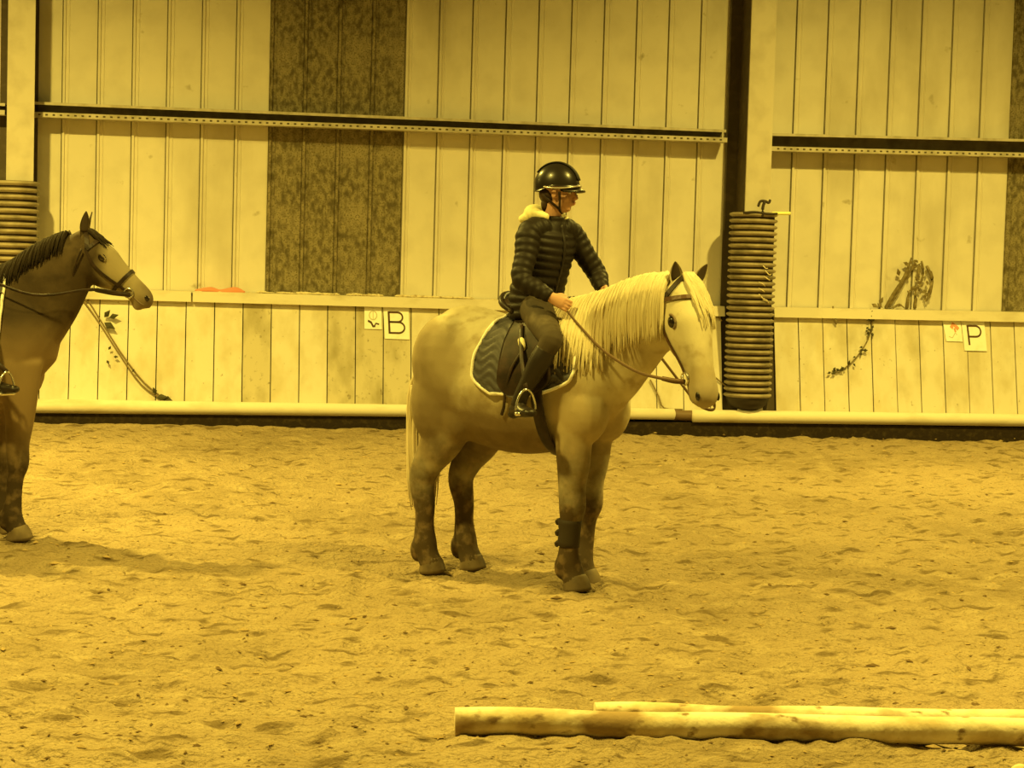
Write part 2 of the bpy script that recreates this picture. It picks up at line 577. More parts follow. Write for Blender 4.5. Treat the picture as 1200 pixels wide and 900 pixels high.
def purlin(a, b, name='wall_rail'):
    """a,b = pixel ends (x, ytop, ybottom)"""
    root = empty(name)
    Yb = WY-.20
    p = [at_y(a[0], a[1], Yb), at_y(b[0], b[1], Yb)]
    q = [at_y(a[0], a[2], Yb), at_y(b[0], b[2], Yb)]

    def seg(y0, y1, z0, z1, nm, m, sgn):
        base = p if sgn else q
        V = []
        for e in base:
            V += [(e.x, y0, e.z+z0), (e.x, y1, e.z+z0), (e.x, y1, e.z+z1), (e.x, y0, e.z+z1)]
        return obj(nm, (V, [(0, 1, 2, 3), (7, 6, 5, 4), (0, 4, 5, 1), (1, 5, 6, 2), (2, 6, 7, 3), (3, 7, 4, 0)]), m, root)
    seg(WY-.20, WY-.03, -.012, 0, 'top_flange', m_purlin, 1)
    seg(WY-.205, WY-.195, -.028, 0, 'top_lip', m_purlin, 1)
    # web
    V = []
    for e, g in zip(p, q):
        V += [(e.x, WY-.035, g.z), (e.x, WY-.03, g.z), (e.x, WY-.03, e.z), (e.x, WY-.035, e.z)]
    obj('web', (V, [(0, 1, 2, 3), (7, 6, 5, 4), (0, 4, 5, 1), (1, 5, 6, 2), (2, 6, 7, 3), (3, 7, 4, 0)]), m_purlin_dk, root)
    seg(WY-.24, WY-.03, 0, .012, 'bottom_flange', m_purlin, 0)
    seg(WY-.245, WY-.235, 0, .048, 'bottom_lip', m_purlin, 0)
    # row of punched holes on the lip
    parts = []
    n = int(abs(q[1].x-q[0].x)/.07)
    for i in range(1, n):
        t = i/n
        x = q[0].x*(1-t)+q[1].x*t
        z = q[0].z*(1-t)+q[1].z*t+.024
        parts.append(boxv(x-.012, x+.012, WY-.248, WY-.244, z-.008, z+.008))
    if parts:
        tag(obj('punched_hole', join(parts), m_hole, root), kind='stuff')
    return root


r1 = purlin((38, 119, 137), (851, 152, 167))
tag(r1, 'long steel channel rail across the cladding between the two columns', 'rail')
r2 = purlin((903, 156, 177), (1500, 170, 192))
tag(r2, 'steel channel rail on the cladding to the right of the right column', 'rail')
r3 = purlin((-400, 107, 120), (6, 121, 135))
tag(r3, 'short visible end of rail left of the leftmost column', 'rail')

# columns
CY = 20.80


def column(pxl, pxr, name='column'):
    xl, xr = at_y(pxl, 150, CY).x, at_y(pxr, 150, CY).x
    root = empty(name, ((xl+xr)/2, CY, 0))
    hw = (xr-xl)/2
    obj('front_flange', boxv(-hw, hw, -.014, .014, 0, 7.2), m_collt, root)
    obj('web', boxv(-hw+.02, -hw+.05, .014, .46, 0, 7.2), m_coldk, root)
    obj('back_flange_and_shadow', boxv(-hw-.11, hw, .44, .465, 0, 7.2), m_coldk, root)  # runs wide on the left as a painted band of column shadow
    return root


def guard(px0, px1, py0, py1, zb, name='corrugated_guard'):
    Y = 20.86
    a, b = at_y(px0, (py0+py1)/2, Y), at_y(px1, (py0+py1)/2, Y)
    top = at_y((px0+px1)/2, py0, Y).z
    R = (b.x-a.x)/2
    root = empty(name, ((a.x+b.x)/2, Y, 0))
    H = top-zb
    nr = 30
    prof = []
    for i in range(nr):
        z = zb+H*i/nr
        h = H/nr
        prof += [(R-.034, z+.0*h), (R-.032, z+.30*h), (R-.006, z+.48*h), (R, z+.64*h), (R-.004, z+.82*h), (R-.030, z+.96*h)]
    prof += [(R-.03, top), (R-.045, top), (R-.045, zb)]
    n = 40
    V, Fc = [], []
    for j in range(n):
        th = 2*PI*j/n
        for r, z in prof:
            V.append((r*math.cos(th), r*math.sin(th), z))
    m = len(prof)
    for j in range(n):
        for i in range(m):
            Fc.append((j*m+i, ((j+1) % n)*m+i, ((j+1) % n)*m+(i+1) % m, j*m+(i+1) % m))
    po = obj('corrugated_pipe', (V, Fc), m_pipe, root, smooth=True)
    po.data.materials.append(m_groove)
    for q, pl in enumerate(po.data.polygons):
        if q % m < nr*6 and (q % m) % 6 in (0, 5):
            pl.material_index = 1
    # dark cup below the pipe
    V, Fc = loft([(0, 0, zb+.02, R*.9, R*.9), (0, 0, zb-.06, R*.78, R*.78), (0, 0, zb-.11, R*.45, R*.45), (0, 0, zb-.125, .05, .05)], (1, 0, 0), 24, 3)
    obj('bottom_cup', (V, Fc), m_dark, root, smooth=True)
    return root, R, top


col1 = column(876, 905)
tag(col1, 'right column with pale front flange and shade-darkened web against the cladding', 'column')
col2 = column(8, 40)
tag(col2, 'leftmost column with pale front flange at the picture edge', 'column')
g1, R1, top1 = guard(852, 907, 249, 461, .37)
tag(g1, 'ribbed pipe guard around the foot of the right column', 'column guard')
g2, R2, top2 = guard(-14, 45, 212, 430, .37)
tag(g2, 'ribbed pipe guard on the leftmost column behind the dark horse', 'column guard')
zipm = []
gx = g1.location.x
# straps and twisted wire on the guard, the stick and hook at its top
e = empty('hook_bracket', (gx+.03, 20.62, top1))
tag(e, 'small dark hooked bracket on top of the right column guard', 'bracket')
obj('upright', tube([(0, 0, -.04), (.0, 0, .05), (.02, 0, .12)], .016, 8), m_dark, e, smooth=True)
obj('hook', tube([(-.05, 0, .06), (-.03, 0, .11), (.02, 0, .115), (.06, 0, .10), (.075, 0, .13)], .014, 8), m_dark, e, smooth=True)
obj('rim_band', tube([(-.2, .02, -.01), (-.08, -.005, 0), (.06, -.01, -.015), (.16, .02, -.01)], .012, 6), m_dark, e, smooth=True)
p0, p1 = at_y(905, 250, 20.66), at_y(926, 250, 20.66)
s = obj('yellow_stick', tube([p0, (p0+p1)/2, p1], .018, 8), m_yel, smooth=True)
tag(s, 'short bright yellow stick poking out right of the column guard top', 'stick')
# ragged twine on the guard
tw = []
for i in range(7):
    c = at_y(898+random.uniform(-6, 6), 312+i*7, 20.66)
    tw.append(tube([(c.x-.04, 20.63, c.z+.02), (c.x, 20.61, c.z+random.uniform(-.03, .03)), (c.x+.035, 20.66, c.z-.02)], .006, 5, 3))
o = obj('knotted_twine', join(tw), m_straw, smooth=True)
tag(o, 'knotted pale twine caught on the ribs of the right column guard', 'twine', kind='stuff')
# kickboard
kb = empty('wall_kickboard')
tag(kb, kind='structure')


def kb_pt(x, t, off=0.0):
    """t=0 bottom, 1 top ; off towards the arena"""
    y = BOTY+(TOPY-BOTY)*t
    z = ZB+(ZT-ZB)*t
    nrm = Vector((0, -(ZT-ZB), (TOPY-BOTY))).normalized()
    return Vector((x, y, z))+nrm*off


def xt(px, py, Y=20.95):
    return at_y(px, py, Y).x


xg0, xg1 = xt(847, 420), xt(909, 420)
ppl = .287
nl = Vector((0, -(ZT-ZB), (TOPY-BOTY))).normalized()


def plank(x0, x1, m):
    g = .005
    V = []
    th = .022
    j = random.uniform(-.004, .004)
    for off in (j, j+th):
        for (x, t) in ((x0+g, 0), (x1-g, 0), (x1-g, 1), (x0+g, 1)):
            V.append(kb_pt(x, t, off))
    # small chamfer look from the recessed joint
    return obj('plank', (V, [(3, 2, 1, 0), (4, 5, 6, 7), (0, 1, 5, 4), (1, 2, 6, 5), (2, 3, 7, 6), (3, 0, 4, 7)]), m, kb)


xr_anchor = xt(482, 420)
k = -50
while True:
    x0 = xr_anchor+k*ppl
    k += 1
    x1 = x0+ppl
    if x0 > xg0:
        break
    if x1 < xt(-420, 420):
        continue
    plank(x0, min(x1, xg0), m_plank2 if (k in (-2, -1, 0)) or random.random() < .1 else m_plank)
xr = xg1
k = 0
while xr < xt(1500, 420):
    plank(xr, xr+.268, m_plank2 if random.random() < .15 else m_plank)
    xr += .268
# dark framing behind boards
V = [kb_pt(xt(-420, 420), 0, -.03), kb_pt(xt(1510, 420), 0, -.03), kb_pt(xt(1510, 420), 1, -.03), kb_pt(xt(-420, 420), 1, -.03)]
V += [v+Vector((0, .02, 0)) for v in V]
obj('backing_board', (V, [(0, 1, 2, 3), (7, 6, 5, 4), (0, 4, 5, 1), (1, 5, 6, 2), (2, 6, 7, 3), (3, 7, 4, 0)]), m_back, kb)


def ledge(pa, pb):
    a, b = at_y(pa[0], pa[1], 21.06), at_y(pb[0], pb[1], 21.06)
    V = []
    for e in (a, b):
        V += [(e.x, 21.02, e.z-.105), (e.x, 21.16, e.z-.105), (e.x, 21.28, e.z+.0), (e.x, 21.05, e.z)]
    return obj('ledge_board', (V, [(0, 1, 2, 3), (7, 6, 5, 4), (0, 4, 5, 1), (1, 5, 6, 2), (2, 6, 7, 3), (3, 7, 4, 0)]), m_ledge, kb)


ledge((-420, 323.5), (224, 341.5))
ledge((226, 341.5), (849, 359))
ledge((907, 360), (1510, 372.5))
obj('kick_sill', boxv(xt(-420, 470), xt(1510, 480), 20.83, 20.9, .17, .205), m_ledge, kb)


def brail(pa, pb, ya, yb):
    a0, a1 = at_y(pa, ya[0], 20.78), at_y(pa, ya[1], 20.78)
    b0, b1 = at_y(pb, yb[0], 20.78), at_y(pb, yb[1], 20.78)
    ra, rb = (a0.z-a1.z)/2, (b0.z-b1.z)/2
    V, Fc = loft([(a0.x, 20.78, a1.z+ra, ra, ra), ((a0.x+b0.x)/2, 20.78, (a1.z+ra+b1.z+rb)/2+.004, (ra+rb)/2, (ra+rb)/2), (b0.x, 20.78, b1.z+rb, rb, rb)], (0, 0, 1), 20, 6)
    # flatten ends
    return obj('base_rail', (V, Fc), m_base, kb, smooth=True)


brail(-420, 790, (461, 480), (479, 492))
brail(812, 1510, (480, 495), (490.5, 504.5))
o = obj('rail_joint', tube([at_y(786, 486, 20.8), at_y(800, 487, 20.8), at_y(816, 487, 20.8)], .055, 12), m_rein, kb, smooth=True)
# bank below the rail, coloured dark for the rail's shadow
obj('rail_shadow_bank', boxv(xt(-420, 500), xt(1510, 500), 20.772, 20.9, -.3, .12), m_rail_shadow, kb)
# straw and dust lying on the ledge
st = []
for i in range(60):
    px = random.uniform(300, 560)
    p = at_y(px, 341+(px-226)*.0275, 21.14)
    l = random.uniform(.02, .09)
    st.append(ell((p.x, 21.12+random.uniform(-.04, .06), p.z+.005), (l, .03, random.uniform(.006, .022)), nu=6, nv=4))
for i in range(18):
    px = random.uniform(120, 1180)
    p = at_y(px, 342+(px-226)*.027, 21.14)
    st.append(ell((p.x, 21.15, p.z), (random.uniform(.02, .06), .03, .012), nu=6, nv=4))
tag(obj('ledge_litter', join(st), m_straw), 'loose straw and dust lying along the kickboard ledge', 'litter', kind='stuff')
a, b = at_y(229, 337, 21.2), at_y(287, 339, 21.2)
V, Fc = loft([(a.x, 21.2, a.z-.03, .012, .03), (a.x+.15, 21.19, a.z-.02, .03, .035), ((a.x+b.x)/2, 21.2, a.z-.035, .022, .04), (b.x-.1, 21.2, b.z-.02, .04, .035), (b.x, 21.2, b.z-.03, .01, .02)], (0, 0, 1), 12, 5)
tag(obj('red_cloth', (V, Fc), m_red, smooth=True), 'faded red cloth lying on the ledge near the dark horse', 'cloth')

# ------------------------------------------------------------------ signs
SLX = (at_y(1000, 370, TOPY).x-at_y(300, 370, TOPY).x)


def plane_pt(px, py, off=.03):
    """point on the sloping boards seen at a pixel"""
    p0 = kb_pt(0, 0, off)
    d = ray(px, py)
    t = (p0-cam_pos).dot(nl)/d.dot(nl)
    return cam_pos+d*t


def sign(quad, name, label, cat='sign'):
    P = [plane_pt(x, y, .028) for x, y in quad]
    root = empty(name, P[3])
    Q = [p-P[3] for p in P]
    V = [q for q in Q]+[q+nl*.006 for q in Q]
    obj('sheet', (V, [(3, 2, 1, 0), (4, 5, 6, 7), (0, 1, 5, 4), (1, 2, 6, 5), (2, 3, 7, 6), (3, 0, 4, 7)]), m_sign, root)
    tag(root, label, cat)

    def f(u, v, off=.0075):
        a = Q[0]*(1-u)+Q[1]*u
        b = Q[3]*(1-u)+Q[2]*u
        return b*(1-v)+a*v+nl*off
    return root, f


def stroke(f, pts, wd, root, name, m, closed=False, asp=1.0):
    V, Fc = [], []
    n = len(pts)
    for i, (u, v) in enumerate(pts):
        a = pts[(i-1) % n] if (i or closed) else pts[i]
        b = pts[(i+1) % n] if (i < n-1 or closed) else pts[i]
        dx, dy = b[0]-a[0], (b[1]-a[1])*asp
        l = math.hypot(dx, dy) or 1
        nx, ny = -dy/l*wd, dx/l*wd/asp
        for off in (.0065, .0085):
            V.append(f(u+nx, v+ny, off))
            V.append(f(u-nx, v-ny, off))
    rng = n if closed else n-1
    for i in range(rng):
        a, b = i*4, ((i+1) % n)*4
        Fc += [(a+2, b+2, b+3, a+3), (a, a+1, b+1, b), (a, b, b+2, a+2), (a+1, a+3, b+3, b+1)]
    if not closed:
        Fc += [(0, 2, 3, 1), ((n-1)*4, (n-1)*4+1, (n-1)*4+3, (n-1)*4+2)]
    return V, Fc


def arc(cx, cy, rx, ry, a0, a1, n=12):
    return [(cx+rx*math.cos(math.radians(a0+(a1-a0)*i/n)), cy+ry*math.sin(math.radians(a0+(a1-a0)*i/n))) for i in range(n+1)]


def letter_B(f, root, x0=.20, x1=.80, y0=.19, y1=.84, m=m_ink):
    ym = (y0+y1)/2+.02
    pts1 = [(x0, ym), (x0+.3, ym)]+arc(x0+.34, (ym+y1)/2, .2, (y1-ym)/2, -90, 90)[1:]+[(x0, y1)]
    pts2 = [(x0, ym), (x0+.34, ym)]+arc(x0+.36, (ym+y0)/2, .25, (ym-y0)/2, 90, -90)[1:]+[(x0, y0)]
    obj('letter', join([stroke(f, [(x0, y0-.025), (x0, y1+.025)], .038, root, '', m), stroke(f, pts1, .03, root, '', m), stroke(f, pts2, .03, root, '', m)]), m, root)


def letter_P(f, root, x0=.24, y0=.18, y1=.80, m=m_ink):
    ym = y0+(y1-y0)*.44
    pts = [(x0, ym), (x0+.3, ym)]+arc(x0+.34, (ym+y1)/2, .22, (y1-ym)/2, -90, 90)[1:]+[(x0, y1)]
    obj('letter', join([stroke(f, [(x0, y0), (x0, y1+.025)], .038, root, '', m), stroke(f, pts, .03, root, '', m)]), m, root)


rB, fB = sign([(449, 360), (479, 360.5), (480, 398), (451, 397)], 'letter_sign', 'white sheet with the letter B behind the grey horse')
letter_B(fB, rB)
rb2, fb2 = sign([(427, 359.5), (447, 360), (447.5, 386), (427, 385.5)], 'picture_card', 'small white picture card pinned left of the B sheet', 'card')
obj('pale_figure', join([stroke(fb2, arc(.5, .62, .22, .2, 0, 360, 14), .03, rb2, '', m_inkp), stroke(fb2, [(.5, .8), (.5, .45)], .02, rb2, '', m_inkp)]), m_inkp, rb2)
obj('dark_mark', join([stroke(fb2, [(.2, .37), (.38, .3), (.5, .12), (.62, .14)], .05, rb2, '', m_ink), stroke(fb2, [(.58, .14), (.66, .26), (.84, .22)], .035, rb2, '', m_ink)]), m_ink, rb2)
rP, fP = sign([(1126, 374.5), (1153, 375), (1156.5, 411.5), (1130.5, 411)], 'letter_sign', 'white sheet with the letter P on the right kickboard')
letter_P(fP, rP)
rp2, fp2 = sign([(1104, 374), (1125, 374.5), (1128, 400.5), (1109, 400)], 'picture_card', 'small white picture card pinned left of the P sheet', 'card')
V1 = stroke(fp2, [(.42, .6), (.55, .78), (.72, .66), (.82, .55)], .09, rp2, '', m_inkr)
V2 = stroke(fp2, [(.6, .6), (.64, .42)], .05, rp2, '', m_inkr)
obj('reddish_figure', join([V1, V2]), m_inkr, rp2)
obj('pale_figure', join([stroke(fp2, [(.2, .22), (.4, .16), (.62, .4), (.7, .3)], .02, rp2, '', m_inkp)]), m_inkp, rp2)

# ------------------------------------------------------------------ creepers


def leaf(p, s, ang, tilt=.3):
    d = Vector((math.cos(ang), -tilt, math.sin(ang)))
    n = Vector((0, -1, .3))
    b = d.cross(n).normalized()
    p = Vector(p)
    V = [p, p+d*s*.4+b*s*.3, p+d*s*.5-Vector((0, .1*s, 0)), p+d*s*.4-b*s*.3, p+d*s]
    V = V+[v+Vector((0, .003, 0)) for v in V]
    return V, [(0, 1, 2), (0, 2, 3), (1, 4, 2), (2, 4, 3), (5, 7, 6), (5, 8, 7), (6, 7, 9), (7, 8, 9)]


def creeper(name, label, stems, leaves, ms=m_stem, ml=m_leaf, off=.05, r=.008):
    root = empty(name, plane_pt(*stems[0][0], off))
    for s in stems:
        obj('stem', tube([plane_pt(x, y, off)-root.location for x, y in s], r, 6, 3), ms, root, smooth=True)
    for (x, y, s, a) in leaves:
        obj('leaf', leaf(plane_pt(x, y, off+.02)-root.location, s, a), ml, root)
    tag(root, label, 'creeper')
    return root


creeper('climbing_creeper', 'thin trailing creeper with few leaves left of the B sheet, below the dark horse head',
        [[(92, 345), (112, 372), (140, 415), (165, 450), (190, 468), (226, 490)], [(96, 340), (122, 382), (150, 425), (182, 460), (240, 494)]],
        [(122, 372, .1, .9), (122, 378, .13, -.5), (128, 372, .1, .3), (183, 466, .12, .1), (190, 466, .12, -.3), (183, 462, .08, 2.0), (127, 410, .05, 1), (133, 418, .05, 0), (125, 422, .05, -1), (155, 436, .04, 1), (60, 470, .05, 0), (70, 474, .04, 1)])
lv = []
pts = [(1020, 362), (1022, 378), (1018, 395), (1010, 410), (998, 425), (985, 434), (975, 435)]
for i in range(34):
    t = random.random()*5.99
    k = int(t)
    f_ = t-k
    x = pts[k][0]*(1-f_)+pts[k+1][0]*f_+random.uniform(-3, 3)
    y = pts[k][1]*(1-f_)+pts[k+1][1]*f_+random.uniform(-2, 2)
    lv.append((x, y, random.uniform(.03, .06), random.uniform(-3, 3)))
creeper('hanging_creeper', 'dark creeper hanging in a curve over the right kickboard', [pts], lv, m_dstem, m_leaf, .04, .007)
creeper('dangling_twig', 'short dark twig hanging over the ledge right of the column guard', [[(976, 359), (978, 370), (980, 380)]], [(979, 372, .06, -1.5)], m_dstem, m_dstem, .05, .01)
creeper('dead_runner', 'bare thin stems trailing on the boards between grey horse muzzle and column', [[(833, 438), (850, 452), (862, 462)], [(838, 370), (842, 372), (846, 376)], [(762, 445), (772, 465), (778, 478), (800, 480)]], [(829, 427, .05, .8)], m_stem, m_leaf, .04, .008)


def wallstem(path, r):
    return tube([at_y(x, y, WY-.06)-base_ds for x, y in path], r, 6, 3)


base_ds = at_y(1040, 361, WY-.06)
ds = empty('withered_climber', base_ds)
for path, r in [([(1038, 361), (1047, 345), (1060, 325), (1068, 302)], .035), ([(1042, 360), (1055, 338), (1066, 318), (1080, 308)], .02),
                ([(1080, 306), (1082, 320), (1077, 334)], .02), ([(1086, 312), (1092, 326), (1090, 342), (1086, 353)], .028), ([(1091, 318), (1093, 330), (1086, 345)], .018),
                ([(1063, 361), (1064, 350), (1066, 340)], .03), ([(1072, 361), (1073, 350), (1073, 338)], .03), ([(1046, 361), (1054, 357), (1060, 361)], .02)]:
    obj('stem', wallstem(path, [r*.6]+[r*.62]*(len(path)-2)+[r*.2]), m_dstem, ds, smooth=True)
for i in range(40):
    x, y = random.choice([(1066, 308), (1080, 312), (1090, 330), (1087, 345), (1072, 345), (1050, 358), (1077, 330), (1060, 325), (1025, 361)])
    p = at_y(x+random.uniform(-6, 6), y+random.uniform(-6, 5), WY-.06)-base_ds
    obj('leaf', leaf(p, random.uniform(.04, .09), random.uniform(-3, 3)), m_dstem, ds)
tag(ds, 'withered climber with curled stems on the cladding above the right kickboard', 'climber')

# ------------------------------------------------------------------ sand floor


def rot2(a):
    return np.array([[math.cos(a), -math.sin(a)], [math.sin(a), math.cos(a)]])


def vnoise(X, Y, sc, seed):
    r = np.random.default_rng(seed)
    G = r.random((256, 256))
    x, y = X*sc+500, Y*sc+500
    xi, yi = np.floor(x).astype(int), np.floor(y).astype(int)
    fx, fy = x-xi, y-yi
    fx, fy = fx*fx*(3-2*fx), fy*fy*(3-2*fy)
    g = lambda i, j: G[i % 256, j % 256]
    return (g(xi, yi)*(1-fx)+g(xi+1, yi)*fx)*(1-fy)+(g(xi, yi+1)*(1-fx)+g(xi+1, yi+1)*fx)*fy


def sand_h(X, Y):
    h = (vnoise(X, Y, .9, 1)-.5)*.03+(vnoise(X, Y, 3.1, 2)-.5)*.026+(vnoise(X, Y, 8, 3)-.5)*.036+(vnoise(X, Y, 18, 4)-.5)*.030
    d = vnoise(X, Y, 5.5, 9)
    h -= np.clip(d-.72, 0, 1)*.09
    # level patches where hooves and poles bear
    return h


ys = [4.0]
while ys[-1] < 20.86:
    ys.append(ys[-1]+.018+.0022*(ys[-1]-4))
ys = np.array(ys)
xs_n = 430
V = []
for y in ys:
    x0, x1 = -.17*y-2.2+.02*y*0, .45*y+1.2
    V.append(np.stack([np.linspace(x0, x1, xs_n), np.full(xs_n, y)], 1))
G = np.array(V)
H = sand_h(G[..., 0], G[..., 1])
H = H-np.clip((G[..., 1]-20.45)/.35, 0, 1)*(.02+.09*np.clip((G[..., 0]-0)/6, 0, 1))
P = np.concatenate([G, H[..., None]], 2).reshape(-1, 3)
idx = np.arange(len(ys)*xs_n).reshape(len(ys), xs_n)
Fq = np.stack([idx[:-1, :-1], idx[:-1, 1:], idx[1:, 1:], idx[1:, :-1]], -1).reshape(-1, 4)
me = bpy.data.meshes.new('floor')
me.from_pydata(P.tolist(), [], Fq.tolist())
me.update()
fl = obj('floor', me, m_sand, smooth=True)
tag(fl, kind='structure')
fl2 = obj('floor_around', ([(-30, -8, -.06), (40, -8, -.06), (40, 21.3, -.06), (-30, 21.3, -.06)], [(0, 1, 2, 3)]), m_sand)
fl2.name = 'floor.001'
tag(fl2, kind='structure')
# chips and clods
for nm, m, n, lab in (('bark_and_divot_shadows', m_clod, 850, 'dark bark chips and divot shadows scattered over the sand'), ('sand_clods', m_clod2, 1500, 'small lumps of kicked up sand across the arena')):
    parts = []
    Vs, Fs = [], []
    for i in range(n):
        py = random.uniform(505, 899)
        q = at_floor(random.uniform(-60, 1260), py)
        s = random.uniform(.004, .011)*(1 if i % 12 else 1.7)*(1+.05*max(0, q.y-8))
        z = float(sand_h(np.array([q.x]), np.array([q.y]))[0])
        a = random.uniform(0, PI)
        o = len(Vs)
        for (u, v, h) in ((-1.8, 0, 0), (0, -.7, 0), (1.8, 0, 0), (0, .7, 0), (0, 0, .6), (0, 0, -.6)):
            Vs.append((q.x+s*(u*math.cos(a)-v*math.sin(a)), q.y+s*(u*math.sin(a)+v*math.cos(a)), z+s*.15+h*s))
        Fs += [(o, o+1, o+4), (o+1, o+2, o+4), (o+2, o+3, o+4), (o+3, o, o+4), (o+1, o, o+5), (o+2, o+1, o+5), (o+3, o+2, o+5), (o, o+3, o+5)]
    tag(obj(nm, (Vs, Fs), m), lab, 'litter', kind='stuff')
# ragged sand lip along the wall foot
parts = []
for i in range(150):
    px = -40+i*8.7
    q = at_y(px, 500, 20.72)
    parts.append(ell((q.x, 20.62, -.015-.05*min(1, max(0, (px-300)/700))), (random.uniform(.08, .2), .12, random.uniform(.025, .05)), nu=8, nv=6))
tag(obj('sand_ridge', join(parts), m_sand, smooth=True), 'low uneven ridge of sand pushed up along the wall foot', 'sand', kind='stuff')

# ------------------------------------------------------------------ ground poles


def gpole(pa, pb, r, name, label, y0=0):
    a = at_floor(*pa, z=r*.85)
    b = at_floor(*pb, z=r*.85)
    d = (b-a)
    L = d.length
    root = None
    rows = []
    n = 14
    for i in range(n+1):
        t = i/n
        rr = r*(1+.02*math.sin(i*1.7))
        rows.append((L*t, .006*math.sin(i*.9), .004*math.sin(i*1.3), rr, rr))
    V, Fc = loft(rows, (0, 0, 1), 20, 3)
    # flat sawn ends
    V[-2] = (0, 0, 0)
    V[-1] = (L, 0, 0)
    o = obj(name, (V, Fc), m_pole, loc=a, smooth=True)
    for p in o.data.polygons[-40:]:
        p.use_smooth = False
    o.rotation_euler = (0, 0, math.atan2(d.y, d.x))
    tag(o, label, 'pole')
    return o


gpole((533, 845.5), (1330, 861), .053, 'ground_pole', 'front timber pole on the sand, its sawn end nearer the picture centre')
gpole((697, 837), (1330, 848.5), .046, 'ground_pole', 'rear timber pole lying behind the front one, mostly hidden')
q = at_floor(1196, 905)
o = obj('pale_stone', ell((q.x, q.y, .0), (.04, .03, .03)), m_pole, smooth=True)
tag(o, 'small pale lump in the sand at the bottom right corner', 'stone')

# ------------------------------------------------------------------ horses


TRUNK = {}


def thick(rows, f):
    out = []
    for (x, y, z, a, b) in rows:
        g = 1+(f-1)*max(0, min(1, (.85-z)/.2))*(1 if z > .08 else .4)
        out.append((x, y, z, a*g, b*g))
    return loft(out, (1, 0, 0), 18, 4)


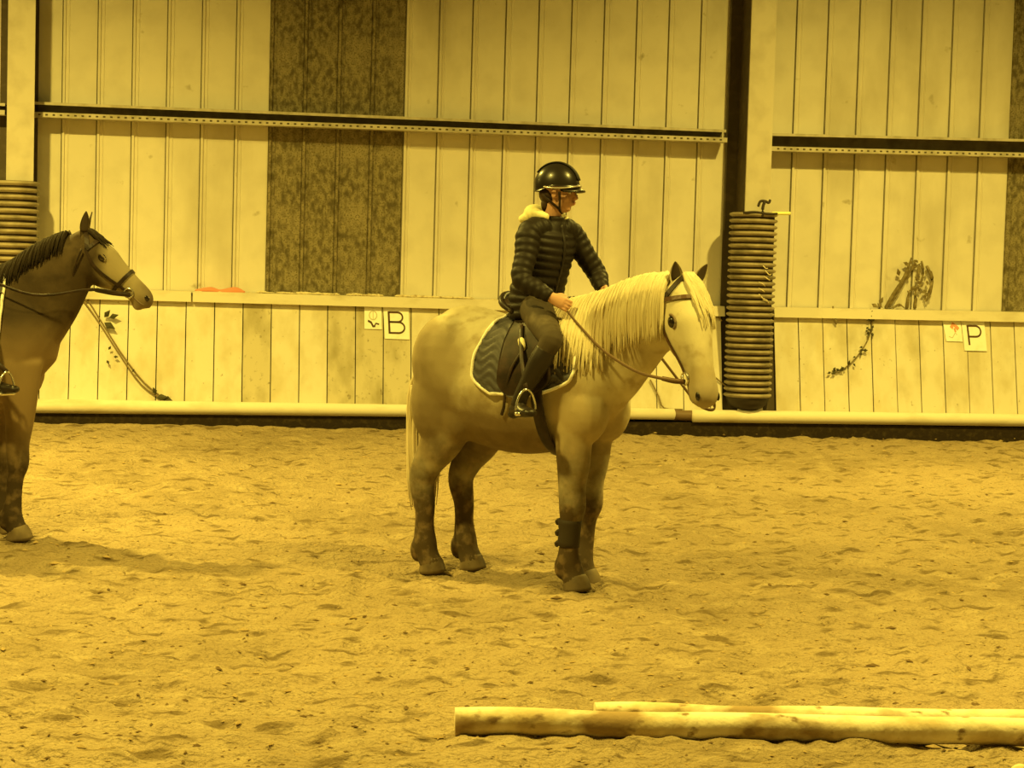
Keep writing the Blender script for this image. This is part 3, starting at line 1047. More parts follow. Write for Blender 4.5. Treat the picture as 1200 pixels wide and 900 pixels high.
def horse(name, label, origin, heading, cfg):
    root = empty(name, origin, heading)
    tag(root, label, 'horse')
    k = cfg['k']
    coat, mane, tailm = cfg['coat'], cfg['mane'], cfg['tail']
    tr = cfg['trunk']
    neck = cfg['neck']
    parts = [loft(tr, (0, 0, 1), 28, 5), loft(neck, (-.55, 0, .85), 24, 5)]
    # head
    yaw, pit, hs = cfg['head_yaw'], cfg['head_pitch'], cfg['head_scale']
    poll = np.array(cfg['poll'], float)
    d = np.array([math.cos(yaw)*math.cos(pit), math.sin(yaw)*math.cos(pit), -math.sin(pit)])
    side = np.array([-math.sin(yaw), math.cos(yaw), 0])
    v = np.cross(d, side)          # forehead normal
    Rh = np.stack([d, side, v], 1)

    def hp(u, w_, n_):
        return poll+Rh@(np.array([u, w_, n_])*hs)
    hst = [(-.05, -.085, .07, .065), (0.02, -.085, .10, .085), (.1, -.095, .125, .098), (.19, -.105, .145, .104), (.27, -.1, .135, .09), (.36, -.083, .102, .07), (.44, -.074, .083, .058), (.51, -.072, .078, .056), (.57, -.075, .074, .06), (.615, -.082, .058, .052), (.64, -.088, .03, .03)]
    parts.append(loft([(*hp(u, 0, c), a*hs, b*hs*cfg.get('hw', 1)) for u, c, a, b in hst], v, 24, 4))
    for s in (-1, 1):
        parts.append(ell(hp(.15, s*.055, -.16), (.10*hs, .045*hs, .085*hs), Rh))     # cheek
        parts.append(ell(hp(.185, s*.088, -.045), (.05*hs, .022*hs, .03*hs), Rh))     # brow
        parts.append(ell(hp(.34, s*.045, -.05), (.14*hs, .022*hs, .022*hs), Rh))     # facial crest
        parts.append(ell(hp(.575, s*.045, -.055), (.045*hs, .025*hs, .032*hs), Rh))   # nostril rim
    parts.append(ell(hp(.575, 0, -.145), (.04*hs, .035*hs, .025*hs), Rh))   # chin
    # shoulders, haunches
    bx = cfg['bx']
    for s in (-1, 1):
        sx = np.eye(3)
        parts.append(ell((bx+.40, s*.13, 1.14*k), (.17, .125, .29*k)))
        parts.append(ell((bx+cfg.get('cx', .52), s*.115, .98*k), (.15, .125, .19*k)))
        parts.append(ell((-.36, s*.14, 1.20*k), (.23, .15, .27*k)))
        parts.append(ell((-.41, s*.15, .97*k), (.18, .12, .25*k)))
        parts.append(ell((-.27, s*.16, .90*k), (.13, .09, .14*k)))
    # legs
    for (x, y, lean, sway) in cfg['fore']:
        s = 1 if y > 0 else -1
        parts.append(thick([(x-.03, y*.95, 1.02*k, .16, .09), (x-.01, y, .86*k, .115, .085), (x+lean*.2, y, .70*k, .085, .07), (x+lean*.4, y, .56*k, .066, .058), (x+lean*.5+.008, y, .47*k, .064, .060), (x+lean*.55+.006, y, .42*k, .060, .056), (x+lean*.65, y, .36*k, .048, .044),
                           (x+lean*.8, y, .24*k, .046, .040), (x+lean*.9-.004, y+sway*.5, .16, .056, .052), (x+lean*.95+.015, y+sway, .105, .052, .05), (x+lean+.035, y+sway, .055, .062, .060), (x+lean+.05, y+sway, .03, .068, .064)], cfg['lt']))
        parts.append(ell((x+lean*.9-.045, y+sway*.5, .12), (.045, .045, .07)))      # feather
    for (x, y, lean, sway) in cfg['hind']:
        parts.append(thick([(x+.10, y*.95, 1.05*k, .20, .11), (x+.11, y*1.02, .88*k, .165, .10), (x+.06, y, .75*k, .12, .08), (x-.02, y, .63*k, .082, .06), (x-.065, y, .53*k, .068, .052), (x-.06, y, .46*k, .062, .050), (x-.04, y, .38*k, .052, .045), (x-.02+lean*.5, y, .27*k, .048, .042),
                           (x+lean*.8, y+sway*.5, .165, .058, .053), (x+lean+.025, y+sway, .105, .053, .050), (x+lean+.05, y+sway, .055, .063, .06), (x+lean+.065, y+sway, .03, .07, .064)], cfg['lt']))
        parts.append(ell((x-.115, y, .545*k), (.03, .025, .035)))        # point of hock
        parts.append(ell((x+lean*.8-.05, y+sway*.5, .12), (.045, .045, .075)))
    body_me = fuse('body', parts, .0125, 7)
    body = obj('body', body_me, coat, root, smooth=True)
    tree = bvh(body_me)
    tv, tf_ = loft(tr, (0, 0, 1), 28, 5)
    TRUNK[name] = BVHTree.FromPolygons([Vector(q) for q in tv], tf_)
    # hooves
    for (x, y, lean, sway) in cfg['fore']:
        V, Fc = loft([(x+lean+.035, y+sway, .075, .060, .058), (x+lean+.045, y+sway, .04, .074, .068), (x+lean+.052, y+sway, .0, .084, .074)], (1, 0, 0), 20, 3)
        obj('hoof', (V, Fc), m_hoof, root, smooth=True)
    for (x, y, lean, sway) in cfg['hind']:
        V, Fc = loft([(x+lean+.05, y+sway, .075, .060, .058), (x+lean+.058, y+sway, .04, .073, .066), (x+lean+.065, y+sway, .0, .082, .072)], (1, 0, 0), 20, 3)
        obj('hoof', (V, Fc), m_hoof, root, smooth=True)
    # eyes, nostrils, mouth
    for s in (-1, 1):
        p = onto(tree, hp(.20, s*.14, -.06), -.010)
        obj('eye', ell(p, (.033*hs, .02*hs, .026*hs), Rh), m_eye, root, smooth=True)
        lid = [onto(tree, hp(.20+.040*math.cos(a), s*.14, -.054+.032*math.sin(a)), .002) for a in np.linspace(0, PI, 7)]
        obj('eyelid', tube(lid, .007, 6, 3), m_muz if cfg.get('darklid') else coat, root, smooth=True)
        p = onto(tree, hp(.598, s*.066, -.045), -.004)
        obj('nostril', ell(p, (.026*hs, .009*hs, .016*hs), Rh), m_eye, root, smooth=True)
        mouth = [onto(tree, hp(u, s*.09, n_), .001) for u, n_ in ((.50, -.115), (.55, -.118), (.6, -.118), (.635, -.112))]
        obj('mouth_line', tube(mouth, .004, 6, 3), m_muz, root, smooth=True)
    # ears: turned-out pointed cups
    for s, tw_ in zip((-1, 1), cfg['ear_twist']):
        base = np.array(hp(.005, s*.062, -.035))
        upd = np.array(cfg['ear_dir'][0 if s < 0 else 1], float)
        upd /= np.linalg.norm(upd)
        fwd = np.array([math.cos(yaw+tw_), math.sin(yaw+tw_), 0.0])
        fwd -= upd*np.dot(fwd, upd)
        fwd /= np.linalg.norm(fwd)
        sd = np.cross(upd, fwd)
        prof = [(-.02, .020, .026), (.03, .024, .034), (.07, .022, .037), (.105, .016, .028), (.135, .008, .014), (.15, .003, .004)]
        rows = []
        for h, a, b in prof:
            h, a, b = h*hs*cfg.get('ear_k', 1), a*hs, b*hs
            rows.append((*(base+upd*h), a, b))
        V, Fc = loft(rows, fwd, 18, 4)
        # hollow: push the front side of the loft inwards to make a cup
        V2 = []
        for q in V:
            q = np.array(q)
            hh = np.dot(q-base, upd)
            c_ = base+upd*hh
            fa = np.dot(q-c_, fwd)
            if fa > 0:
                q = q-fwd*fa*1.55
            V2.append(q)
        e_ = obj('ear', (V2, Fc), coat, root, smooth=True)
        V3, F3 = [], []
        rr = []
        for h, a, b in prof[1:]:
            h, a, b = h*hs*cfg.get('ear_k', 1), a*hs, b*hs
            rr.append((*(base+upd*h+fwd*(-a*.42)), .004, b*.72))
        obj('inner_ear', loft(rr, fwd, 12, 3), m_earin, e_, smooth=True)
    # mane locks
    NA = cr(neck, 12)
    Tn = np.gradient(NA[:, :3], axis=0)
    Tn /= np.linalg.norm(Tn, axis=1)[:, None]
    locks = []
    nl_ = cfg['locks']
    for i in range(nl_):
        t = (i+random.random())/nl_
        fi = cfg['mane_from']+(1-cfg['mane_from'])*t
        j = min(int(fi*(len(NA)-1)), len(NA)-1)
        c_, tt, ra, rb = NA[j, :3], Tn[j], NA[j, 3], NA[j, 4]
        a = np.array([-.55, 0, .85])
        a -= np.dot(a, tt)*tt
        a /= np.linalg.norm(a)
        b = np.cross(tt, a)
        L = cfg['mane_len']*(.75+.45*random.random())*(1-.25*t if t > .5 else 1)
        sgn = cfg['mane_side']
        if random.random() < cfg.get('mane_far', .12):
            sgn = -sgn
            L *= .5
        ph0 = random.uniform(-.12, .12)
        pts, drift = [], random.uniform(-.08, .10)
        p = c_+a*(ra+.006)*math.cos(ph0)+b*rb*math.sin(ph0)*sgn
        pts.append(p-a*.02)
        lift = random.uniform(.006, .03)
        m_ = 7
        first = p+a*lift*.6+b*sgn*.03
        pts.append(first)
        cur = first
        for q in range(m_):
            step = L/m_
            dirv = np.array([drift*.5, 0, -1.0])
            if q < 2:
                dirv = dirv+b*sgn*(1.2-.5*q)
            dirv /= np.linalg.norm(dirv)
            cur = cur+dirv*step
            near, nrm, _, _ = tree.find_nearest(Vector(cur))
            dd = (Vector(cur)-near).dot(nrm)
            if dd < lift:
                cur = np.array(near+nrm*lift)
            pts.append(cur)
        r_ = random.uniform(.006, .012)*cfg.get('lock_r', 1)
        locks.append(tube(pts, [r_*.7, r_, r_*1.1, r_*1.1, r_, r_, r_*.8, r_*.6, r_*.25], 5, 2, (1, 0, 0), 1.7))
    # forelock
    for i in range(cfg['forelocks']):
        w0 = random.uniform(-.05, .05)
        w1 = w0*1.5+random.uniform(-.03, .03)+cfg.get('fl_shift', 0)
        L = random.uniform(.14, .30)*cfg.get('fl_len', 1)
        pts = []
        for q in range(6):
            u = -.03+L*q/5
            ww = w0+(w1-w0)*q/5
            p = Vector(hp(u, ww, .03))
            near, nrm, _, _ = tree.find_nearest(p)
            pts.append(near+nrm*(.008+.008*random.random()))
        pts[0] = Vector(hp(-.05, w0*.6, -.01))
        r_ = random.uniform(.0035, .0065)
        locks.append(tube(pts, [r_, r_*1.2, r_*1.2, r_, r_*.7, r_*.2], 5, 2, (0, 1, 0), 1.5))
    tag(obj('mane', join(locks), mane, root, smooth=True), kind='stuff')
    # tail
    locks = []
    tx, tz = cfg['tail_at']
    for i in range(170):
        x0, y0 = random.gauss(0, .012), random.gauss(0, .018)
        a_ = random.uniform(0, 2*PI)
        rad = .072*math.sqrt(random.random())+.01
        ex, ey = rad*math.cos(a_), rad*1.5*math.sin(a_)
        zl = random.uniform(.32, .55)
        if i % 3 == 0:
            zl = random.uniform(.6, .9)
        ys_ = cfg.get('tail_sway', 0)
        pts = [(tx+.06+x0, y0, tz+.01), (tx-.035+x0, y0, tz-.05), (tx-.075+ex*.6, y0+ey*.6, tz-.25), (tx-.07+ex, ey+ys_*.4, (tz+zl)/2), (tx-.06+ex*.9, ey+ys_*.8, zl+.15), (tx-.05+ex*.8, ey*.8+ys_, zl)]
        r_ = random.uniform(.006, .011)
        locks.append(tube(pts, [r_, r_*1.3, r_*1.3, r_, r_*.8, r_*.2], 5, 3, (1, 0, 0)))
    tag(obj('tail', join(locks), tailm, root, smooth=True), kind='stuff')
    return root, body, tree, hp, Rh


def place(px, py, psi, lx):
    """origin so that the local point (lx,0) stands on the floor at the pixel; psi = turn towards the camera"""
    p = at_floor(px, py)
    f = r0*math.cos(psi)-fh*math.sin(psi)
    return p-f*lx, math.atan2(f.y, f.x)


trunkA = [(-.585, 0, 1.17, .10, .09), (-.55, 0, 1.175, .24, .19), (-.46, 0, 1.165, .335, .265), (-.34, 0, 1.15, .37, .29), (-.18, 0, 1.115, .375, .295), (.02, 0, 1.075, .372, .30),
          (.17, 0, 1.09, .375, .285), (.34, 0, 1.13, .385, .255), (.49, 0, 1.135, .36, .235), (.61, 0, 1.10, .28, .205), (.68, 0, 1.07, .16, .13)]
neckA = [(.36, 0, 1.20, .34, .19), (.54, 0, 1.28, .315, .17), (.70, -.015, 1.38, .26, .135), (.85, -.045, 1.475, .215, .115), (1.0, -.065, 1.54, .18, .105), (1.10, -.08, 1.585, .135, .095)]
psiA = math.radians(33)
orgA, hdA = place(681, 688, psiA, .47)
cfgA = dict(darklid=True, k=1.0, coat=m_grey, mane=m_mane, tail=m_tail, trunk=trunkA, neck=neckA, bx=0, head_yaw=math.radians(-29), head_pitch=math.radians(67), head_scale=1.035, hw=1.26, lt=1.2,
            poll=(1.125, -.075, 1.695), fore=[(.48, -.13, -.02, .02), (.46, .12, -.06, -.02)], hind=[(-.46, -.13, -.04, 0), (-.37, .13, -.03, 0)],
            ear_twist=[-.15, .1], ear_dir=[(.0, -.22, 1), (.25, .35, .9)], ear_k=.78, locks=850, mane_from=.10, mane_len=.42, mane_side=1, forelocks=75, tail_at=(-.54, 1.30), fl_shift=.055, lock_r=.78)
horseA, bodyA, treeA, hpA, RhA = horse('grey_horse', 'cream and grey horse with flowing mane standing under the rider at the centre', orgA, hdA, cfgA)

kB = 1.04
trunkB = [(x, y, z*kB, a*kB, b) for x, y, z, a, b in trunkA]
neckB = [(.36, 0, 1.27, .34, .19), (.50, 0, 1.36, .31, .17), (.62, 0, 1.47, .265, .14), (.735, 0, 1.60, .22, .115), (.835, 0, 1.705, .17, .10), (.90, 0, 1.77, .125, .085)]
psiB = math.radians(6)
orgB, hdB = place(15, 628, psiB, .47)
cfgB = dict(k=kB, coat=m_bay, mane=m_dmane, tail=m_dmane, trunk=trunkB, neck=neckB, bx=0, head_yaw=math.radians(4), head_pitch=math.radians(42), head_scale=.89, lt=1.1, cx=.47,
            poll=(.925, 0, 1.87), fore=[(.56, -.13, -.05, .0), (.42, .14, -.08, 0)], hind=[(-.50, -.13, 0, 0), (-.36, .13, .0, 0)],
            ear_twist=[-.9, .2], ear_dir=[(.08, -.05, 1), (.1, .1, 1)], ear_k=1.15, locks=700, mane_from=.15, mane_len=.19, mane_side=1, forelocks=50, tail_at=(-.57, 1.34), fl_len=.7, lock_r=.55, mane_far=.3)
horseB, bodyB, treeB, hpB, RhB = horse('dark_horse', 'dark brown horse with pale face entering at the left edge', orgB, hdB, cfgB)

# ------------------------------------------------------------------ tack


def body_side(tree, x, ang, side, off, zc=1.10):
    d = Vector((0, side*math.sin(ang), math.cos(ang)))
    o_ = Vector((x, 0, zc))+d*1.2
    h, n, _, _ = tree.ray_cast(o_, -d)
    if h is None:
        return Vector((x, 0, zc))+d*.3
    return h+d*off


def saddle_pad(tree, root_o, hd, name, label, k, mpad, dx=0.0):
    root = empty(name, root_o, hd)
    tag(root, label, 'saddle pad')
    nu, nv = 80, 44
    for side in (-1, 1):
        V, Fc = [], []
        for layer in (0, 1):
            for i in range(nu+1):
                for j in range(nv+1):
                    u, v = i/nu, j/nv
                    ang = .03+v*1.63
                    xr_ = -.01-.07*min(1, v*1.7)+.10*max(0, v-.86)**1*3
                    xf = .50+.03*math.sin(v*PI)-.10*max(0, v-.75)*4*max(0, v-.75)*2
                    xf -= max(0, v-.7)**2*1.6
                    xr_ += max(0, v-.8)**2*2.0
                    x = xr_+(xf-xr_)*u+dx
                    ph = (v*1.74*.33/.055)+.9*math.sin(x*2*PI/.13)*.5
                    q = .010*abs(math.sin(ph*PI)) if layer else 0
                    V.append(body_side(tree, x, ang, side, (.014+q) if layer else .004, 1.08*k))
        N = (nu+1)*(nv+1)

        def id_(l, i, j): return l*N+i*(nv+1)+j
        for i in range(nu):
            for j in range(nv):
                Fc.append((id_(1, i, j), id_(1, i+1, j), id_(1, i+1, j+1), id_(1, i, j+1)))
                Fc.append((id_(0, i, j+1), id_(0, i+1, j+1), id_(0, i+1, j), id_(0, i, j)))
        for i in range(nu):
            Fc.append((id_(0, i, nv), id_(0, i+1, nv), id_(1, i+1, nv), id_(1, i, nv)))
            Fc.append((id_(1, i, 0), id_(1, i+1, 0), id_(0, i+1, 0), id_(0, i, 0)))
        for j in range(nv):
            Fc.append((id_(0, 0, j), id_(0, 0, j+1), id_(1, 0, j+1), id_(1, 0, j)))
            Fc.append((id_(1, nu, j), id_(1, nu, j+1), id_(0, nu, j+1), id_(0, nu, j)))
        edge = [V[id_(1, 0, j)] for j in range(0, nv, 3)]+[V[id_(1, i, nv)] for i in range(0, nu, 4)]+[V[id_(1, nu, j)] for j in range(nv, -1, -3)]
        o_ = obj('side_flap', (V, Fc), mpad, root, smooth=True)
        obj('piping', tube(edge, .0095, 8, 2), m_white, o_, smooth=True)
    return root


def saddle(tree, root_o, hd, name, label, k, sx=.20, ttree=None):
    root = empty(name, root_o, hd)
    tag(root, label, 'saddle')
    zt = tree.ray_cast(Vector((sx, 0, 2.2)), Vector((0, 0, -1)))[0].z
    rows = [(sx-.25, 0, zt+.06, .018, .09), (sx-.22, 0, zt+.05, .04, .15), (sx-.16, 0, zt+.035, .045, .16), (sx-.06, 0, zt+.035, .04, .14), (sx+.06, 0, zt+.04, .045, .115), (sx+.14, 0, zt+.05, .045, .10), (sx+.19, 0, zt+.06, .04, .08), (sx+.21, 0, zt+.06, .02, .05)]
    obj('seat', loft(rows, (0, 0, 1), 24, 4), m_leather, root, smooth=True)
    can = [(sx-.12, -.165, zt-.0), (sx-.20, -.145, zt+.045), (sx-.245, -.07, zt+.08), (sx-.255, .0, zt+.09), (sx-.245, .07, zt+.08), (sx-.20, .145, zt+.045), (sx-.12, .165, zt-.0)]
    obj('cantle', tube(can, [.012, .02, .023, .024, .023, .02, .012], 10, 4), m_leather, root, smooth=True)
    can2 = [(p[0]-.012, p[1]*1.04, p[2]+.006) for p in can]
    obj('cantle_edge', tube(can2, .006, 6, 4), m_rein, root, smooth=True)
    for side in (-1, 1):
        # flap
        V, Fc = [], []
        nu, nv = 20, 26
        for layer in (0, 1):
            for i in range(nu+1):
                for j in range(nv+1):
                    u, v = i/nu, j/nv
                    ang = .28+v*1.42
                    xa = sx-.12+.02*v+max(0, v-.8)**2*1.8
                    xb = sx+.11+.10*math.sin(min(1, v*1.25)*PI/2)-max(0, v-.72)**2*2.0
                    V.append(body_side(tree, xa+(xb-xa)*u, ang, side, .042 if layer else .028, 1.08*k))
        N = (nu+1)*(nv+1)

        def id_(l, i, j): return l*N+i*(nv+1)+j
        for i in range(nu):
            for j in range(nv):
                Fc.append((id_(1, i, j), id_(1, i+1, j), id_(1, i+1, j+1), id_(1, i, j+1)))
                Fc.append((id_(0, i, j+1), id_(0, i+1, j+1), id_(0, i+1, j), id_(0, i, j)))
        for i in range(nu):
            for j in (0, nv):
                Fc.append((id_(0, i, j), id_(0, i+1, j), id_(1, i+1, j), id_(1, i, j)))
        for j in range(nv):
            for i in (0, nu):
                Fc.append((id_(0, i, j), id_(0, i, j+1), id_(1, i, j+1), id_(1, i, j)))
        obj('flap', (V, Fc), m_leather, root, smooth=True)
        # pale fleece seen between pad and flap
        f_ = body_side(tree, sx+.035, .90, side, .05, 1.08*k)
        f2 = body_side(tree, sx-.02, .74, side, .036, 1.08*k)
        obj('fleece_edge', loft([(*f2, .02, .01), (*((f2+f_)/2), .04, .014), (*f_, .022, .012)], (0, 0, 1), 10, 3), m_fleece, root, smooth=True)
        # buckle keeper
        # girth
        for gx0, gx1, nm in ((sx+.12, sx+.15, 'girth'),):
            g = [body_side(ttree, gx0+(gx1-gx0)*t, 1.5+1.7*t, side, .028, 1.08*k) for t in np.linspace(0, 1, 9)]
            obj(nm, tube(g, .010, 10, 3, (1, 0, 0), 1.0) if False else loft([(*p, .038, .009) for p in g], (1, 0, 0), 12, 3), m_leather, root, smooth=True)
        # stirrup leather
    return root, zt


def stirrup(root, pt_top, pt_foot, fwd):
    """leather from the saddle bar down to an iron around the foot"""
    a, b = Vector(pt_top), Vector(pt_foot)
    up_ = Vector((0, 0, 1))
    top = b+up_*.13
    lea = loft([(*a, .014, .004), (*((a+top)/2+Vector((0, (-.02 if a.y < 0 else .02), 0))), .014, .004), (*top, .014, .004)], (1, 0, 0), 8, 4)
    st_ = obj('stirrup_leather', lea, m_leather, root, smooth=True)
    sd = up_.cross(fwd).normalized()
    pts = [b-sd*.058, b-sd*.056+up_*.05, b-sd*.035+up_*.105, top, b+sd*.035+up_*.105, b+sd*.056+up_*.05, b+sd*.058]
    iron = join([tube(pts, .0065, 8, 4), tube([b-sd*.06, b, b+sd*.06], .011, 8, 3)])
    obj('stirrup_iron', iron, m_steel, root, smooth=True)


padA = saddle_pad(treeA, orgA, hdA, 'saddle_pad', 'slate quilted saddle pad with white piping on the grey horse', 1.0, m_pad)
sadA, ztA = saddle(treeA, orgA, hdA, 'saddle', 'dark leather saddle with cantle and girth on the grey horse', 1.0, .20, TRUNK['grey_horse'])
padB = saddle_pad(treeB, orgB, hdB, 'saddle_pad', 'saddle pad with white piping on the dark horse at the left edge', kB, m_pad, -.07)
sadB, ztB = saddle(treeB, orgB, hdB, 'saddle', 'dark leather saddle on the dark horse at the left edge', kB, .02, TRUNK['dark_horse'])


def strap(tree, pts, wd, off=.006, sub=3):
    P = [onto(tree, p, off) for p in pts]
    rows = []
    V, Fc = [], []
    A = cr([tuple(p) for p in P], sub)
    n = len(A)
    T = np.gradient(A, axis=0)
    for i in range(n):
        q, nrm, _, _ = tree.find_nearest(Vector(A[i]))
        p = q+nrm*off
        t = Vector(T[i]).normalized()
        s_ = t.cross(nrm).normalized()
        for a_, b_ in ((-1, -1), (1, -1), (1, 1), (-1, 1)):
            V.append(p+s_*wd*.5*a_+nrm*.003*b_)
    for i in range(n-1):
        for j in range(4):
            Fc.append((i*4+j, i*4+(j+1) % 4, (i+1)*4+(j+1) % 4, (i+1)*4+j))
    Fc += [(3, 2, 1, 0), (n*4-4, n*4-3, n*4-2, n*4-1)]
    return V, Fc


m_bridle_dark = m_leather


def bridle(tree, hp, root_o, hd, name, label, nose, hands, sag):
    root = empty(name, root_o, hd)
    mb_ = m_leather if nose else m_brown
    tag(root, label, 'bridle')
    hp_ = hp
    obj('headpiece', strap(tree, [hp_(.07, -.14, -.07), hp_(.03, -.12, -.02), hp_(-.03, -.05, .02), hp_(-.04, 0, .03), hp_(-.03, .05, .02), hp_(.03, .12, -.02), hp_(.07, .14, -.07)], .026), m_leather, root)
    obj('browband', strap(tree, [hp_(.075, -.14, -.075), hp_(.085, -.1, -.01), hp_(.09, -.04, .05), hp_(.09, .04, .05), hp_(.085, .1, -.01), hp_(.075, .14, -.075)], .022, .008), mb_, root)
    for s in (-1, 1):
        obj('cheekpiece', strap(tree, [hp_(.07, s*.14, -.085), hp_(.2, s*.14, -.13), hp_(.34, s*.12, -.13), hp_(.46, s*.1, -.12)], .017, .007), mb_, root)
        c_ = onto(tree, hp_(.485, s*.1, -.118), .012)
        ring = [np.array(c_)+RhA[:, 0]*0+hp_(0, 0, 0)*0+(hp_(.032*math.cos(a), 0, .032*math.sin(a))-hp_(0, 0, 0)) for a in np.linspace(0, 2*PI, 13)]
        obj('bit_ring', tube(ring, .005, 6, 2), m_steel, root, smooth=True)
        # throat lash
    tl = [hp_(.06, -.125, -.10), hp_(.10, -.118, -.2), hp_(.15, -.08, -.30), hp_(.17, 0, -.33), hp_(.15, .08, -.30), hp_(.10, .118, -.2), hp_(.06, .125, -.10)]
    obj('throat_lash', tube(tl, .006, 6, 4), mb_, root, smooth=True)
    if nose:
        nb = [hp_(nose, .1*math.cos(a), -.075+.12*math.sin(a)) for a in np.linspace(0, 2*PI, 17)]
        obj('noseband', strap(tree, nb, .024, .006, 2), m_leather, root)
    for s, hnd, mid in hands:
        c_ = Vector(onto(tree, hp_(.50, s*.11, -.125), .014))
        pts = [c_]+[Vector(q) for q in mid]+[Vector(hnd)]
        obj('rein', loft([(*p, .0085, .004) for p in pts], (0, 0, 1), 8, 6), m_leather if nose else m_rein, root, smooth=True)
        p2 = pts[0].lerp(pts[1], .55) if len(pts) > 2 else pts[1]
        obj('rein_billet', loft([(*c_, .013, .007), (*(c_.lerp(pts[1], .45)+Vector((0, 0, -.004))), .014, .008), (*c_.lerp(pts[1], .9), .012, .007)], (0, 0, 1), 8, 3), mb_, root, smooth=True)
    return root


RH_A = Vector((.44, -.215, 1.545))
LH_A = Vector((.50, .12, 1.60))
brA = bridle(treeA, hpA, orgA, hdA, 'bridle', 'brown leather bridle with slack reins on the grey horse', None,
             [(-1, RH_A+Vector((.02, 0, -.03)), [(1.10, -.33, 1.195), (.93, -.30, 1.225), (.72, -.27, 1.32), (.56, -.25, 1.44)]),
              (1, LH_A+Vector((.02, .02, -.03)), [(1.17, .16, 1.02), (1.05, .20, 1.03), (.92, .23, 1.14), (.70, .24, 1.36)])], 0)
brA['label'] = 'brown leather bridle with slack reins on the grey horse'
RH_B = Vector((.24, -.20, 1.62))
LH_B = Vector((.30, .13, 1.66))
brB = bridle(treeB, hpB, orgB, hdB, 'bridle', 'dark bridle with noseband on the dark horse', .40,
             [(-1, RH_B, [(.99, -.15, 1.53), (.66, -.24, 1.49)]), (1, LH_B, [(.95, .16, 1.52), (.62, .22, 1.52)])], 0)
# brushing boot on the near foreleg
xf, yf = .47, -.12
root = empty('brushing_boot', orgA, hdA)
tag(root, 'dark buckled brushing boot on the grey horse near foreleg', 'horse boot')
obj('shell', loft([(xf-.006, yf-.009, .38, .068, .064), (xf-.006, yf-.009, .32, .062, .056), (xf-.014, yf-.006, .24, .063, .058)], (1, 0, 0), 20, 3), m_dark, root, smooth=True)
for z_ in (.37, .31, .25):
    obj('buckle_strap', loft([(xf-.052, yf-.035, z_+.012, .011, .012), (xf-.072, yf-.035, z_, .012, .014), (xf-.064, yf-.035, z_-.016, .008, .009)], (1, 0, 0), 8, 2), m_dark, root, smooth=True)

# ------------------------------------------------------------------ riders


def hand_parts(wrist, elbow, fwd, curl_dn, side):
    """palm and five fingers closed on a rein; fwd = knuckle direction"""
    w_ = np.array(wrist, float)
    f = np.array(fwd, float)
    f /= np.linalg.norm(f)
    s_ = np.array(side, float)
    s_ -= f*np.dot(s_, f)
    s_ /= np.linalg.norm(s_)
    dn = np.cross(f, s_)
    if dn[2] > 0:
        dn = -dn
    P = []
    # s_ points outward (back of hand), knuckle row runs along dn
    P.append(loft([(*(w_-f*.02), .021, .026), (*(w_+f*.02), .018, .032), (*(w_+f*.05), .016, .036), (*(w_+f*.075), .014, .034)], s_, 14, 3))
    for i, (o_, L) in enumerate(((-.027, .9), (-.009, 1.0), (.009, .95), (.027, .78))):
        k0_ = w_+f*.075+dn*o_
        k1 = k0_+f*.030*L-s_*.004
        k2 = k1+f*.006-s_*.026*L
        k3 = k2-f*.022*L-s_*.006
        P.append(tube([k0_-f*.012, k0_, k1, k2, k3], [.0085, .009, .0085, .0078, .007], 8, 3))
    t0 = w_+f*.025-dn*.024
    P.append(tube([t0, t0+f*.022-dn*.014-s_*.008, t0+f*.048-dn*.010-s_*.020, t0+f*.062-s_*.026], [.012, .011, .009, .007], 8, 3))
    return P


